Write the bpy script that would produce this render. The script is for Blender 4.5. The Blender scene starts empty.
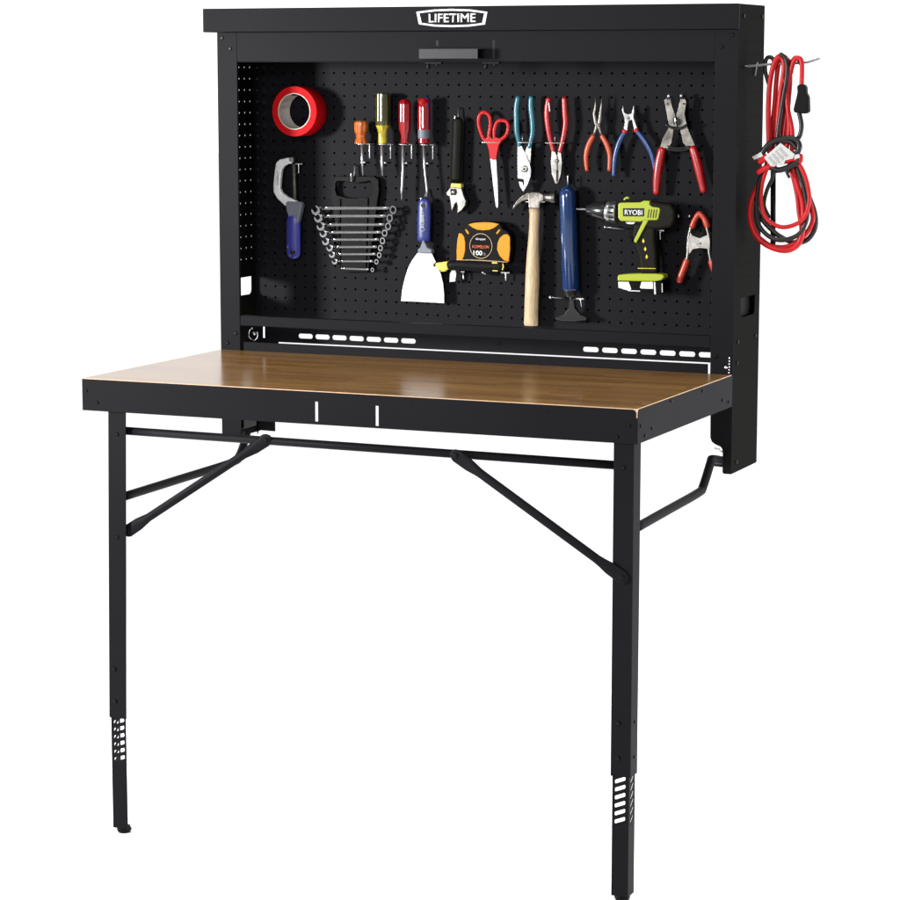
import bpy, bmesh, math, random
from mathutils import Vector, Matrix
random.seed(7)
R = math.radians
IN = 0.0254
FLOOR = -61.75                      # floor height in bench inches (pegboard top hole row = 0)
sc = bpy.context.scene
C = sc.collection

# ---------------------------------------------------------------- camera (measured from the bench's known 1 inch hole grid)
EYE = Vector((104.0359, -203.9578, 0.2641)); YAW, PIT, ROL, FPX = -0.4109, -0.1479, 0.0005, 2550.1351
_f = Vector((math.sin(YAW)*math.cos(PIT), math.cos(YAW)*math.cos(PIT), math.sin(PIT)))
_r = Vector((math.cos(YAW), -math.sin(YAW), 0)); _u = _r.cross(_f)
_r2 = _r*math.cos(ROL)+_u*math.sin(ROL); _u2 = _u*math.cos(ROL)-_r*math.sin(ROL)
def W(v): return Vector((v[0]*IN, v[1]*IN, (v[2]-FLOOR)*IN))
def ray(x, y): return _f+_r2*((x-450)/FPX)+_u2*((450-y)/FPX)
def P(x, y, Y=-0.8):                # a measured point on the vertical plane at depth Y (inches)
    r = ray(x, y); return EYE+r*((Y-EYE.y)/r.y)
def PX(x, y, X):
    r = ray(x, y); return EYE+r*((X-EYE.x)/r.x)

# ---------------------------------------------------------------- materials
def mat(name, col, rough=.5, metal=0., spec=.5, bump=0., bscale=60., var=0., vscale=8., coat=0., trans=0., emit=None):
    m = bpy.data.materials.new(name); m.use_nodes = True
    nt = m.node_tree; b = nt.nodes['Principled BSDF']
    b.inputs['Base Color'].default_value = (*col, 1)
    b.inputs['Roughness'].default_value = rough; b.inputs['Metallic'].default_value = metal
    b.inputs['Specular IOR Level'].default_value = spec; b.inputs['Coat Weight'].default_value = coat
    b.inputs['Coat Roughness'].default_value = .08
    b.inputs['Transmission Weight'].default_value = trans
    tc = nt.nodes.new('ShaderNodeTexCoord')
    if bump:
        n = nt.nodes.new('ShaderNodeTexNoise'); n.inputs['Scale'].default_value = bscale; n.inputs['Detail'].default_value = 3
        bu = nt.nodes.new('ShaderNodeBump'); bu.inputs['Strength'].default_value = bump; bu.inputs['Distance'].default_value = .001
        nt.links.new(tc.outputs['Object'], n.inputs['Vector']); nt.links.new(n.outputs['Fac'], bu.inputs['Height'])
        nt.links.new(bu.outputs['Normal'], b.inputs['Normal'])
    if var:
        n = nt.nodes.new('ShaderNodeTexNoise'); n.inputs['Scale'].default_value = vscale; n.inputs['Detail'].default_value = 5
        r = nt.nodes.new('ShaderNodeValToRGB')
        r.color_ramp.elements[0].position = .3; r.color_ramp.elements[1].position = .7
        r.color_ramp.elements[0].color = (*[max(0, c*(1-var)) for c in col], 1)
        r.color_ramp.elements[1].color = (*[min(1, c*(1+var)) for c in col], 1)
        nt.links.new(tc.outputs['Object'], n.inputs['Vector']); nt.links.new(n.outputs['Fac'], r.inputs['Fac'])
        nt.links.new(r.outputs['Color'], b.inputs['Base Color'])
        m2 = nt.nodes.new('ShaderNodeMapRange'); m2.inputs['To Min'].default_value = max(.03, rough-.08); m2.inputs['To Max'].default_value = rough+.1
        nt.links.new(n.outputs['Fac'], m2.inputs['Value']); nt.links.new(m2.outputs['Result'], b.inputs['Roughness'])
    return m
M = {}
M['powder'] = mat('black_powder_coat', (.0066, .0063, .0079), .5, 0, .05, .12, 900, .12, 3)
M['side'] = mat('black_powder_coat_side_shade', (.0036, .0036, .0032), .6, 0, .015, .12, 900, .12, 3)  # same powder coat, its colour darkened to offset bright side light
M['screw'] = mat('black_screw', (.0022, .0022, .0022), .35, .0, .12)
M['plate'] = mat('grey_steel_catch', (.013, .013, .016), .42, .0, .3, .1, 300)
M['chrome'] = mat('chrome', (.62, .62, .64), .08, 1)
M['steel'] = mat('brushed_steel', (.33, .315, .295), .34, .95, .5, .25, 160, .4, 28)
M['wornsteel'] = mat('worn_steel', (.17, .157, .142), .36, .9, .5, .4, 160, .7, 32)
M['shankshade'] = mat('shaded_steel', (.06, .06, .06), .25, .8, .5)  # dark reflections of the chrome shank put into a plate's colour
M['plasticgrey'] = mat('dark_grey_plastic', (.010, .010, .010), .3, 0, .35)
M['hookgrey'] = mat('galvanised_hook', (.20, .20, .21), .4, .3)
M['litmetal'] = mat('lit_metal_casting', (.72, .73, .75), .35, .2, .5, .3, 200, .12, 30)  # brightness of the lit metal put into the colour; the frame hangs in shadow
M['brightsteel'] = mat('bright_steel', (.52, .52, .53), .30, .9, .5, .3, 300, .2, 45)
M['darksteel'] = mat('dark_steel', (.16, .15, .14), .38, .9, .5, .4, 350, .5, 60)
M['zinc'] = mat('zinc_wire', (.66, .66, .68), .25, .95)
M['red'] = mat('red_tape', (.46, .003, .006), .55, 0, .08, .05, 200, .08, 20)
M['card'] = mat('cardboard_core', (.52, .48, .44), .8, 0, .3, .2, 150, .12, 40)
M['redgrip'] = mat('red_dipped_grip', (.30, .006, .008), .28, 0, .5, .06, 150, .1, 30)
M['redplastic'] = mat('red_plastic', (.42, .010, .012), .22, 0, .5)
M['redclear'] = mat('red_acetate', (.27, .003, .006), .1, 0, .5, coat=.6)
M['tealgrip'] = mat('teal_dipped_grip', (.008, .095, .13), .28, 0, .5, .06, 150, .1, 30)
M['bluegrip'] = mat('blue_dipped_grip', (.009, .034, .13), .3, 0, .5, .06, 150, .1, 30)
M['orangegrip'] = mat('orange_dipped_grip', (.36, .045, .008), .36, 0, .5, .06, 150, .1, 30)
M['redorange'] = mat('red_orange_vinyl', (.36, .032, .010), .38, 0, .5, .1, 150, .12, 30)
M['violet'] = mat('blue_violet_plastic', (.026, .030, .23), .38, 0, .5, .05, 200)
M['cobalt'] = mat('cobalt_plastic', (.010, .018, .13), .34, 0, .5, .05, 200)
M['pumpblue'] = mat('glossy_blue_tube', (.004, .023, .090), .14, 0, .5, coat=.5)
M['greyrubber'] = mat('grey_rubber', (.12, .135, .16), .5, 0, .4, .1, 200, .1, 30)
M['white'] = mat('white_paint', (.75, .75, .75), .4)
M['blackplastic'] = mat('black_plastic', (.0028, .0028, .003), .4, 0, .06, .08, 300, .15, 30)
M['blackgloss'] = mat('black_glossy', (.010, .010, .011), .22, 0, .5)
M['blackrubber'] = mat('black_rubber', (.0040, .0040, .0040), .5, 0, .07, .3, 200, .15, 30)
M['olive'] = mat('dark_olive_grip', (.0035, .0038, .0025), .5, 0, .07, .3, 160, .15, 30)
M['amber'] = mat('amber_acetate', (.46, .105, .012), .12, 0, .5, coat=.6, var=.25, vscale=60)
M['yellowclear'] = mat('yellow_acetate', (.44, .36, .02), .12, 0, .5, coat=.6, var=.3, vscale=50)
M['smoke'] = mat('smoky_olive_acetate', (.045, .042, .005), .1, 0, .5, coat=.6)
M['yellow'] = mat('yellow_rubber', (.56, .215, .005), .5, 0, .2, .05, 300)
M['lemon'] = mat('lemon_plastic', (.60, .48, .06), .35)
M['lime'] = mat('lime_plastic', (.29, .345, .012), .36, 0, .5, .04, 300)
M['orangeink'] = mat('orange_ink', (.70, .13, .03), .5)
M['charcoal'] = mat('charcoal_rubber', (.0075, .0068, .0050), .5, 0, .07, .3, 300, .15, 30)
M['battery'] = mat('pale_grey_plastic', (.60, .61, .62), .35, .1, .5, var=.15, vscale=60)
M['paper'] = mat('paper_tag', (.42, .42, .41), .7)
M['ink'] = mat('grey_ink', (.12, .12, .12), .7)
M['cordred'] = mat('red_cord', (.38, .004, .006), .4, 0, .25, .05, 200, .15, 30)
M['cordblack'] = mat('black_cord', (.008, .006, .006), .36, 0, .3, .05, 200)

def brushed(name, c0, c1, sx, sz, rough=.32, metal=.6):
    m = mat(name, c0, rough, metal); nt = m.node_tree; b = nt.nodes['Principled BSDF']
    tc = nt.nodes.new('ShaderNodeTexCoord'); mp = nt.nodes.new('ShaderNodeMapping'); mp.inputs['Scale'].default_value = (sx, 60, sz)
    n = nt.nodes.new('ShaderNodeTexNoise'); n.inputs['Scale'].default_value = 6; n.inputs['Detail'].default_value = 6
    r = nt.nodes.new('ShaderNodeValToRGB'); r.color_ramp.elements[0].position = .38; r.color_ramp.elements[1].position = .66
    r.color_ramp.elements[0].color = (*c0, 1); r.color_ramp.elements[1].color = (*c1, 1)
    nt.links.new(tc.outputs['Object'], mp.inputs['Vector']); nt.links.new(mp.outputs['Vector'], n.inputs['Vector'])
    nt.links.new(n.outputs['Fac'], r.inputs['Fac']); nt.links.new(r.outputs['Color'], b.inputs['Base Color'])
    return m
M['blade'] = brushed('scraper_blade', (.42, .415, .41), (.58, .585, .60), 14, 4, .45, .35)
M['ash'] = brushed('ash_handle', (.33, .24, .13), (.47, .36, .22), 70, 7, .5, 0)

def wood():
    m = bpy.data.materials.new('varnished_bamboo'); m.use_nodes = True
    nt = m.node_tree; N = nt.nodes; L = nt.links; b = N['Principled BSDF']
    tc = N.new('ShaderNodeTexCoord')
    mp = N.new('ShaderNodeMapping'); L.new(tc.outputs['Object'], mp.inputs['Vector'])
    br = N.new('ShaderNodeTexBrick'); br.offset = .37; br.offset_frequency = 2; br.squash = 1
    br.inputs['Scale'].default_value = 1; br.inputs['Brick Width'].default_value = .22; br.inputs['Row Height'].default_value = .022
    br.inputs['Mortar Size'].default_value = .0004; br.inputs['Bias'].default_value = 0; br.inputs['Mortar Smooth'].default_value = .6
    br.inputs['Color1'].default_value = (.132, .064, .019, 1); br.inputs['Color2'].default_value = (.196, .104, .033, 1)
    br.inputs['Mortar'].default_value = (.118, .058, .021, 1)
    L.new(mp.outputs['Vector'], br.inputs['Vector'])
    mg = N.new('ShaderNodeMapping'); mg.inputs['Scale'].default_value = (3, 60, 60); L.new(tc.outputs['Object'], mg.inputs['Vector'])
    ng = N.new('ShaderNodeTexNoise'); ng.inputs['Scale'].default_value = 3; ng.inputs['Detail'].default_value = 8; ng.inputs['Roughness'].default_value = .65
    L.new(mg.outputs['Vector'], ng.inputs['Vector'])
    mb = N.new('ShaderNodeMapping'); mb.inputs['Scale'].default_value = (1.2, 7, 7); L.new(tc.outputs['Object'], mb.inputs['Vector'])
    nb = N.new('ShaderNodeTexNoise'); nb.inputs['Scale'].default_value = 2.5; nb.inputs['Detail'].default_value = 4; L.new(mb.outputs['Vector'], nb.inputs['Vector'])
    def mul(a, fac, lo, hi):
        r = N.new('ShaderNodeMapRange'); r.inputs['From Min'].default_value = .3; r.inputs['From Max'].default_value = .7
        r.inputs['To Min'].default_value = lo; r.inputs['To Max'].default_value = hi; L.new(fac, r.inputs['Value'])
        v = N.new('ShaderNodeVectorMath'); v.operation = 'SCALE'; L.new(a, v.inputs[0]); L.new(r.outputs['Result'], v.inputs['Scale']); return v.outputs['Vector']
    o = mul(br.outputs['Color'], ng.outputs['Fac'], .82, 1.2); o = mul(o, nb.outputs['Fac'], .90, 1.14)
    L.new(o, b.inputs['Base Color'])
    b.inputs['Roughness'].default_value = .2; b.inputs['Specular IOR Level'].default_value = .2
    bu = N.new('ShaderNodeBump'); bu.inputs['Strength'].default_value = .05; bu.inputs['Distance'].default_value = .0006
    L.new(ng.outputs['Fac'], bu.inputs['Height']); L.new(bu.outputs['Normal'], b.inputs['Normal'])
    return m
M['wood'] = wood()
M['woodedge'] = mat('pale_wood_edge', (.55, .36, .22), .4, var=.12, vscale=30)
M['floor'] = mat('white_studio_floor', (.93, .93, .93), .6, 0, .2)

# ---------------------------------------------------------------- mesh builder (inches in, metres out)
class MB:
    def __init__(s): s.v = []; s.f = []; s.m = []; s.sm = []
    def add(s, vs, fs, mi=0, smooth=False):
        o = len(s.v); s.v += [tuple(v) for v in vs]
        for f in fs: s.f.append([o+i for i in f]); s.m.append(mi); s.sm.append(smooth)
    def box(s, x0, x1, y0, y1, z0, z1, mi=0):
        vs = [(x, y, z) for x in (x0, x1) for y in (y0, y1) for z in (z0, z1)]
        s.add(vs, [(0, 1, 3, 2), (4, 6, 7, 5), (0, 4, 5, 1), (2, 3, 7, 6), (0, 2, 6, 4), (1, 5, 7, 3)], mi)
    def tube(s, pts, rad, n=12, mi=0, flat=1., cap=True, up=None):
        pts = [Vector(p) for p in pts]
        if not hasattr(rad, '__len__'): rad = [rad]*len(pts)
        rings = []; prev = None
        for i, p in enumerate(pts):
            a = pts[max(0, i-1)]; b = pts[min(len(pts)-1, i+1)]; t = (b-a)
            t = t.normalized() if t.length > 1e-9 else Vector((0, 0, 1))
            if prev is None:
                ref = Vector(up) if up else (Vector((0, 1, 0)) if abs(t.y) < .9 else Vector((1, 0, 0)))
            else: ref = prev
            y = (ref-t*ref.dot(t)); y = y.normalized() if y.length > 1e-6 else Vector((1, 0, 0)); prev = y
            x = y.cross(t)
            rings.append([p+x*math.cos(k*2*math.pi/n)*rad[i]+y*math.sin(k*2*math.pi/n)*rad[i]*flat for k in range(n)])
        vs = [v for r in rings for v in r]; fs = []
        for i in range(len(rings)-1):
            for k in range(n): fs.append((i*n+k, i*n+(k+1) % n, (i+1)*n+(k+1) % n, (i+1)*n+k))
        s.add(vs, fs, mi, True)
        if cap:
            o = len(s.v)-len(vs)
            s.f.append([o+k for k in range(n)][::-1]); s.m.append(mi); s.sm.append(False)
            s.f.append([o+(len(rings)-1)*n+k for k in range(n)]); s.m.append(mi); s.sm.append(False)
    def rtube(s, pts, rad, n=12, mi=0, flat=1., ends=(1, 1)):      # round-ended tube
        pts = [Vector(p) for p in pts]
        if not hasattr(rad, '__len__'): rad = [rad]*len(pts)
        rad = list(rad); P0, P1 = [], []; 
        if ends[0]:
            d = (pts[0]-pts[1]).normalized(); P0 = [(pts[0]+d*rad[0]*math.sin(a)*.9, rad[0]*math.cos(a)) for a in (1.5, 1.2, .8, .4)]
        if ends[1]:
            d = (pts[-1]-pts[-2]).normalized(); P1 = [(pts[-1]+d*rad[-1]*math.sin(a)*.9, rad[-1]*math.cos(a)) for a in (.4, .8, 1.2, 1.5)]
        s.tube([q[0] for q in P0]+pts+[q[0] for q in P1], [q[1] for q in P0]+rad+[q[1] for q in P1], n, mi, flat)
    def lathe(s, p0, p1, prof, n=24, mi=0):                         # prof: (t along p0-p1, radius)
        p0 = Vector(p0); p1 = Vector(p1); s.tube([p0.lerp(p1, t) for t, r in prof] if False else [p0+(p1-p0)*t for t, r in prof], [r for t, r in prof], n, mi)
    def ball(s, c, r, mi=0):
        c = Vector(c); s.tube([c+Vector((0, 0, -math.cos(a)*r)) for a in [i*math.pi/8 for i in range(9)]], [max(1e-4, math.sin(i*math.pi/8)*r) for i in range(9)], 12, mi)
    def prism(s, out, Y0, Y1, mi=0):                                # outline [(X,Z)] between depth planes
        n = len(out); a = sum(out[i][0]*out[(i+1) % n][1]-out[(i+1) % n][0]*out[i][1] for i in range(n))
        if a < 0: out = out[::-1]
        vs = [(x, Y0, z) for x, z in out]+[(x, Y1, z) for x, z in out]
        fs = [tuple(range(n)), tuple(range(n, 2*n))[::-1]]+[(i, i+n, (i+1) % n+n, (i+1) % n) for i in range(n)]
        s.add(vs, fs, mi)
    def prism_hole(s, out, inn, Y0, Y1, mi=0):
        from mathutils.geometry import tessellate_polygon
        tr = tessellate_polygon([[Vector((x, z, 0)) for x, z in out], [Vector((x, z, 0)) for x, z in inn]])
        al = out+inn; n = len(al); no = len(out)
        vs = [(x, Y0, z) for x, z in al]+[(x, Y1, z) for x, z in al]
        fs = [tuple(t) for t in tr]+[tuple(i+n for i in t) for t in tr]
        fs += [(i, (i+1) % no, (i+1) % no+n, i+n) for i in range(no)]
        ni = len(inn); fs += [(no+i, no+(i+1) % ni, no+(i+1) % ni+n, no+i+n) for i in range(ni)]
        s.add(vs, fs, mi)
    def ppx(s, pts, Y, th, mi=0, smooth=0):                         # outline measured in photo coordinates on plane Y
        if smooth: pts = crv(pts, smooth, True)
        s.prism([(P(x, y, Y).x, P(x, y, Y).z) for x, y in pts], Y, Y+th, mi)
    def build(s, name, mats, parent=None, bevel=0., seg=2, label=None):
        if not isinstance(mats, (list, tuple)): mats = [mats]
        me = bpy.data.meshes.new(name); org = Vector(parent.matrix_world.translation) if parent else Vector((0, 0, 0))
        if parent is not None: org = WORG[parent.name]
        me.from_pydata([tuple(W(v)-org) for v in s.v], [], s.f)
        for m in mats: me.materials.append(M[m])
        for p, mi, sm in zip(me.polygons, s.m, s.sm): p.material_index = mi; p.use_smooth = sm
        bm = bmesh.new(); bm.from_mesh(me); bmesh.ops.recalc_face_normals(bm, faces=bm.faces); bm.to_mesh(me); bm.free()
        o = bpy.data.objects.new(name, me); C.objects.link(o)
        if parent is not None: o.parent = parent
        WORG[o.name] = org
        if bevel:
            md = o.modifiers.new('bevel', 'BEVEL'); md.width = bevel*IN; md.segments = seg; md.limit_method = 'ANGLE'; md.angle_limit = R(35)
            md.harden_normals = False
        if label: o['label'] = label
        return o
WORG = {}
def crv(pts, k=4, closed=False):                                   # Catmull-Rom through points
    n = len(pts); out = []; pts = [Vector(p) for p in pts]
    for i in range(n if closed else n-1):
        if closed: a, b, c, d = pts[i-1], pts[i], pts[(i+1) % n], pts[(i+2) % n]
        else: a, b, c, d = pts[max(0, i-1)], pts[i], pts[i+1], pts[min(n-1, i+2)]
        for j in range(k):
            t = j/k; out.append(.5*((2*b)+(c-a)*t+(2*a-5*b+4*c-d)*t*t+(3*b-a-3*c+d)*t**3))
    if not closed: out.append(pts[-1])
    return out
def Pp(pts, Y, k=4): return [P(x, y, Y) for x, y in (crv([Vector((x, y)) for x, y in pts], k) if k > 1 else pts)]
def thing(name, label, cat, base, group=None):
    o = bpy.data.objects.new(name, None); o.empty_display_size = .03; C.objects.link(o); o.location = W(base); WORG[o.name] = W(base)
    o['label'] = label; o['category'] = cat
    if group: o['group'] = group
    return o
def copy_tree(o, off, label=None):
    c = o.copy(); C.objects.link(c); c.location = o.location+Vector(off)*IN
    if label: c['label'] = label
    WORG[c.name] = Vector(c.location)
    for ch in [q for q in C.objects if q.parent == o]:
        d = ch.copy(); C.objects.link(d); d.parent = c
        for g in [q for q in C.objects if q.parent == ch]:
            e = g.copy(); C.objects.link(e); e.parent = d
    return c
def text(name, s, centre, h, mt, parent, width=None, axis='X', bold=0., th=.012):
    cu = bpy.data.curves.new(name, 'FONT'); cu.body = s; cu.size = 1; cu.align_x = 'CENTER'; cu.align_y = 'CENTER'; cu.offset = bold; cu.extrude = 0; cu.resolution_u = 4
    t = bpy.data.objects.new(name, cu); C.objects.link(t); bpy.context.view_layer.update()
    me = bpy.data.meshes.new_from_object(t.evaluated_get(bpy.context.evaluated_depsgraph_get()))
    bpy.data.objects.remove(t); xs = [v.co.x for v in me.vertices]; ys = [v.co.y for v in me.vertices]
    w0, h0 = max(xs)-min(xs), max(ys)-min(ys); cx, cy = (max(xs)+min(xs))/2, (max(ys)+min(ys))/2
    k = h/h0; kx = (width/w0) if width else k
    vs = []
    org = WORG[parent.name]
    for v in me.vertices:
        a, b = (v.co.x-cx)*kx, (v.co.y-cy)*k
        q = Vector(centre)+(Vector((a, 0, b)) if axis == 'X' else Vector((-b, 0, a)))
        v.co = W(q)-org
    me.materials.clear(); me.materials.append(M[mt]); me.name = name
    o = bpy.data.objects.new(name, me); C.objects.link(o); o.parent = parent; WORG[o.name] = org
    md = o.modifiers.new('solid', 'SOLIDIFY'); md.thickness = th*IN; md.offset = 0
    return o

def perf_plane(mb, u0, u1, v0, v1, us, vs_, r, mk, thick, n=10, mi=0):
    """sheet in u,v with round holes on the us x vs_ grid; mk(u,v,side)->point; side 0 front, 1 back"""
    us = sorted(us); vs_ = sorted(vs_)
    ub = [u0]+[(us[i]+us[i+1])/2 for i in range(len(us)-1)]+[u1]; vb = [v0]+[(vs_[i]+vs_[i+1])/2 for i in range(len(vs_)-1)]+[v1]
    for i, u in enumerate(us):
        for j, v in enumerate(vs_):
            a0, a1, b0, b1 = ub[i], ub[i+1], vb[j], vb[j+1]
            ring = []; outer = []
            for k in range(8):
                a = k*math.pi/4; c, s_ = math.cos(a), math.sin(a)
                ring.append((u+r*c, v+r*s_))
                outer.append((a1 if c > .3 else a0 if c < -.3 else u, b1 if s_ > .3 else b0 if s_ < -.3 else v))
            for side in (0, 1):
                vs3 = [mk(*p, side) for p in ring]+[mk(*p, side) for p in outer]
                mb.add(vs3, [(k, (k+1) % 8, 8+(k+1) % 8, 8+k) for k in range(8)], mi)
            mb.add([mk(*p, 0) for p in ring]+[mk(*p, 1) for p in ring], [(k, (k+1) % 8, 8+(k+1) % 8, 8+k) for k in range(8)], mi)

# ================================================================= SETTING
g = MB(); g.box(-900, 900, -700, 1500, FLOOR-2, FLOOR)
fl = g.build('ground', 'floor'); fl['kind'] = 'structure'

# ================================================================= WORKBENCH
XA, XB, YF = -4.1, 43.0, -6.41
bench = thing('folding_workbench', 'black steel wall workbench with fold-down wooden top and pegboard cabinet hung with tools', 'workbench', (19.5, -15, FLOOR))
# pegboard + solid backing
mb = MB()
perf_plane(mb, XA+.08, XB-.08, -21.75, 2.2, [i for i in range(-3, 42)], [-k for k in range(-1, 22)], .108, lambda u, v, s: (u, .0+.06*s, v), .06)
peg = mb.build('pegboard', 'powder', bench)
mb = MB(); mb.box(XA+.08, XB-.08, .58, .64, -22.2, 3.4); mb.build('backing_sheet', 'blackrubber', bench)
# back strip with slots
mb = MB()
def slot_row(x0, x1, z0, z1, slots, zs0, zs1, Y, th):
    xs = [x0]+[q for s_ in slots for q in s_]+[x1]
    mb.box(x0, x1, Y, Y+th, zs1, z1); mb.box(x0, x1, Y, Y+th, z0, zs0)
    for i in range(0, len(xs), 2):
        mb.box(xs[i], xs[i+1], Y, Y+th, zs0, zs1)
    r = (zs1-zs0)/2
    for a, b in slots:                                            # rounded slot ends
        for cx, sg in ((a, 1), (b, -1)):
            for sz in (1, -1):
                pts = [(cx, (zs0+zs1)/2+sz*r)]+[(cx+sg*(r-r*math.sin(t)), (zs0+zs1)/2+sz*r*math.cos(t)) for t in [k*math.pi/12 for k in range(7)]][::1]
                pts = [(cx, (zs0+zs1)/2+sz*r)]+[(cx+sg*(r-r*math.cos(t)), (zs0+zs1)/2+sz*r*math.sin(t)) for t in [k*math.pi/12 for k in range(7)]]
                if sz*sg > 0: pass
                mb.prism(pts, Y+.001, Y+th-.001)
sl = [(.3+i*1.69, .3+i*1.69+1.42) for i in range(7)]+[(27.6+i*1.73, 27.6+i*1.73+1.42) for i in range(8)]
SZB = P(560, 355.5, 0).z
slot_row(-3.1, XB-.1, SZB, -22.25, [s_ for s_ in sl], -23.61, -23.18, 0., .06)
mb.build('slotted_strip', 'powder', bench)
mb = MB(); mb.tube([(19.74, -.05, -23.33), (19.74, -.01, -23.33)], .2, 14); mb.tube([(19.74, -.09, -23.33), (19.74, -.05, -23.33)], .09, 10, 1)
mb.build('rivet', ['screw', 'chrome'], bench)

# side panels: holes, hand hole
def side_panel(X0, X1, name, holes_y, ztop):
    m_ = MB()
    mk = lambda u, v, s: (X0 if s == 0 else X1, u, v)
    zr = [.5-k for k in range(18)] if X0 < 0 else [2.58-k for k in range(20)]
    zlo = min(zr)-.45; zhi = max(zr)+.5; y0 = YF; y1 = .67
    perf_plane(m_, holes_y[0]-.5, holes_y[-1]+.5, zlo, zhi, holes_y, zr, .1 if X0 < 0 else .06, mk, .1)
    m_.box(X0, X1, y0, holes_y[0]-.5, zlo, zhi); m_.box(X0, X1, holes_y[-1]+.5, y1, zlo, zhi)
    m_.box(X0, X1, y0, y1, zhi, ztop)
    hz1, hz0, ha, hb = -18.1, -19.7, -4.6, -.66
    m_.box(X0, X1, y0, y1, hz1, zlo); m_.box(X0, X1, y0, ha, hz0, hz1); m_.box(X0, X1, hb, y1, hz0, hz1); m_.box(X0, X1, y0, y1, -32.34, hz0)
    for cy, sg in ((ha, 1), (hb, -1)):
        r = .45; pts = [(X0, cy, hz0)]+[(X0, cy+sg*(r-r*math.sin(t)), hz0+r-r*math.cos(t)) for t in [k*math.pi/12 for k in range(7)]]
        n = len(pts); m_.add(pts+[(X1, p[1], p[2]) for p in pts], [tuple(range(n)), tuple(range(n, 2*n))]+[(i, (i+1) % n, n+(i+1) % n, n+i) for i in range(n)])
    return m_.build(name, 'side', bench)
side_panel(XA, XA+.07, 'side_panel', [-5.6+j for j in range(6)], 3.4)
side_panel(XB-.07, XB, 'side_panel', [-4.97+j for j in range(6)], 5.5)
# dark sheet added behind the right hand hole, standing for the shade inside
mb = MB(); mb.box(XB-.5, XB-.46, -5.6, -.03, -20.3, -17.6); mb.build('hand_hole_shade', 'blackrubber', bench)
# flanges of face frame
ZT = -24.16
mb = MB(); mb.box(-4.1, -2.16, YF-.07, YF, -32.3, 3.47)
mb.build('corner_post', 'powder', bench, .03)
mb = MB()
pr = [(41.07, 3.47), (43.02, 3.47), (43.02, -32.34), (42.35, -32.34), (42.25, -32.2), (42.25, -30.6), (42.2, -30.3), (42.05, -30.12), (41.6, -29.95), (41.3, -29.75), (41.17, -29.4), (41.14, -26), (41.07, -25)]
mb.prism(pr, YF-.07, YF); mb.build('corner_post', 'powder', bench, .03)
# inner returns of the openings
mb = MB(); mb.box(-2.23, -2.16, YF, YF+.2, -22, 1); mb.box(41.07, 41.14, YF, YF+.2, -22, 1); mb.box(-2.16, 41.07, YF, YF+.7, .94, 1.0)
mb.build('frame_return', 'powder', bench)
mb = MB(); mb.box(-2.16, 41.07, YF-.068, YF+.002, 1.0, 3.47); mb.build('top_rail', 'powder', bench, .03)
mb = MB(); mb.box(-2.15, 41.06, YF-.05, YF+.7, -21.98, -21.1); mb.build('middle_rail', 'powder', bench, .05)
# cap (lid)
mb = MB(); mb.box(-5.33, 42.92, YF-.01, .67, 3.49, 5.52); mb.box(-5.33, 43.08, YF-.34, YF-.012, 3.49, 5.52)
cap = mb.build('top_cap', 'powder', bench, .06)
YC = YF-.345
mb = MB()
def frame_pts(s_):
    c = P(452, 18, YC); o = [(416.5, 11.8), (434, 9.6), (452, 8.9), (470, 9.5), (487.4, 11.9), (485, 24.4), (470, 26.4), (452, 27.1), (434, 26.4), (419, 24.2)]
    q = [P(x, y, YC) for x, y in o]; return [(p.x+(c.x-p.x)*s_*.42, p.z+(c.z-p.z)*s_) for p in q]
a_, b_ = frame_pts(0), frame_pts(.2); n = len(a_)
for (Y, inv) in ((YC-.03, 0),):
    mb.add([(x, Y, z) for x, z in a_]+[(x, Y, z) for x, z in b_]+[(x, YC+.01, z) for x, z in a_]+[(x, YC+.01, z) for x, z in b_],
           [(i, (i+1) % n, n+(i+1) % n, n+i) for i in range(n)]+[(i, (i+1) % n, 2*n+(i+1) % n, 2*n+i) for i in range(n)]+[(n+i, n+(i+1) % n, 3*n+(i+1) % n, 3*n+i) for i in range(n)])
mb.build('badge_frame', 'white', cap)
ct = P(452.3, 17.9, YC)
text('badge_lettering', 'LIFETIME', (ct.x, YC-.02, ct.z), .70, 'white', cap, width=4.25, bold=.012, th=.04)
# catch on the top rail
mb = MB(); q0 = P(418.8, 59, YF-1.5); q1 = P(477.8, 48.5, YF-1.5)
mb.box(q0.x, q1.x, YF-1.5, YF-1.42, q0.z, q1.z); mb.box(q0.x, q1.x, YF-1.42, YF-.07, q0.z, q0.z+.08); mb.box(q0.x, q1.x, YF-1.42, YF-.07, q1.z-.08, q1.z)
catch = mb.build('table_catch', 'plate', bench, .04)
for x in (429.5, 487):
    mb = MB(); a = P(x, 66, YF-.1)
    mb.tube([(a.x, YF-.35, a.z+.15), (a.x, YF-.35, a.z-.25)], .16, 12); mb.tube([(a.x+.8, YF-.3, a.z+.2), (a.x+.8, YF-.3, a.z)], .14, 12)
    mb.box(a.x-.3, a.x+1.2, YF-.4, YF, a.z+.16, a.z+.34)
    mb.build('latch_bolt', 'screw', catch, .02)
for x, y0, y1 in ((437.3, 40.5, 46), (493.7, 40, 58)):
    mb = MB(); a, b = P(x, y0, YF-.07), P(x, y1, YF-.07); mb.box(a.x-.1, a.x+.1, YF-.075, YF-.071, b.z, a.z); mb.build('rail_slot', 'blackgloss', bench)

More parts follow.
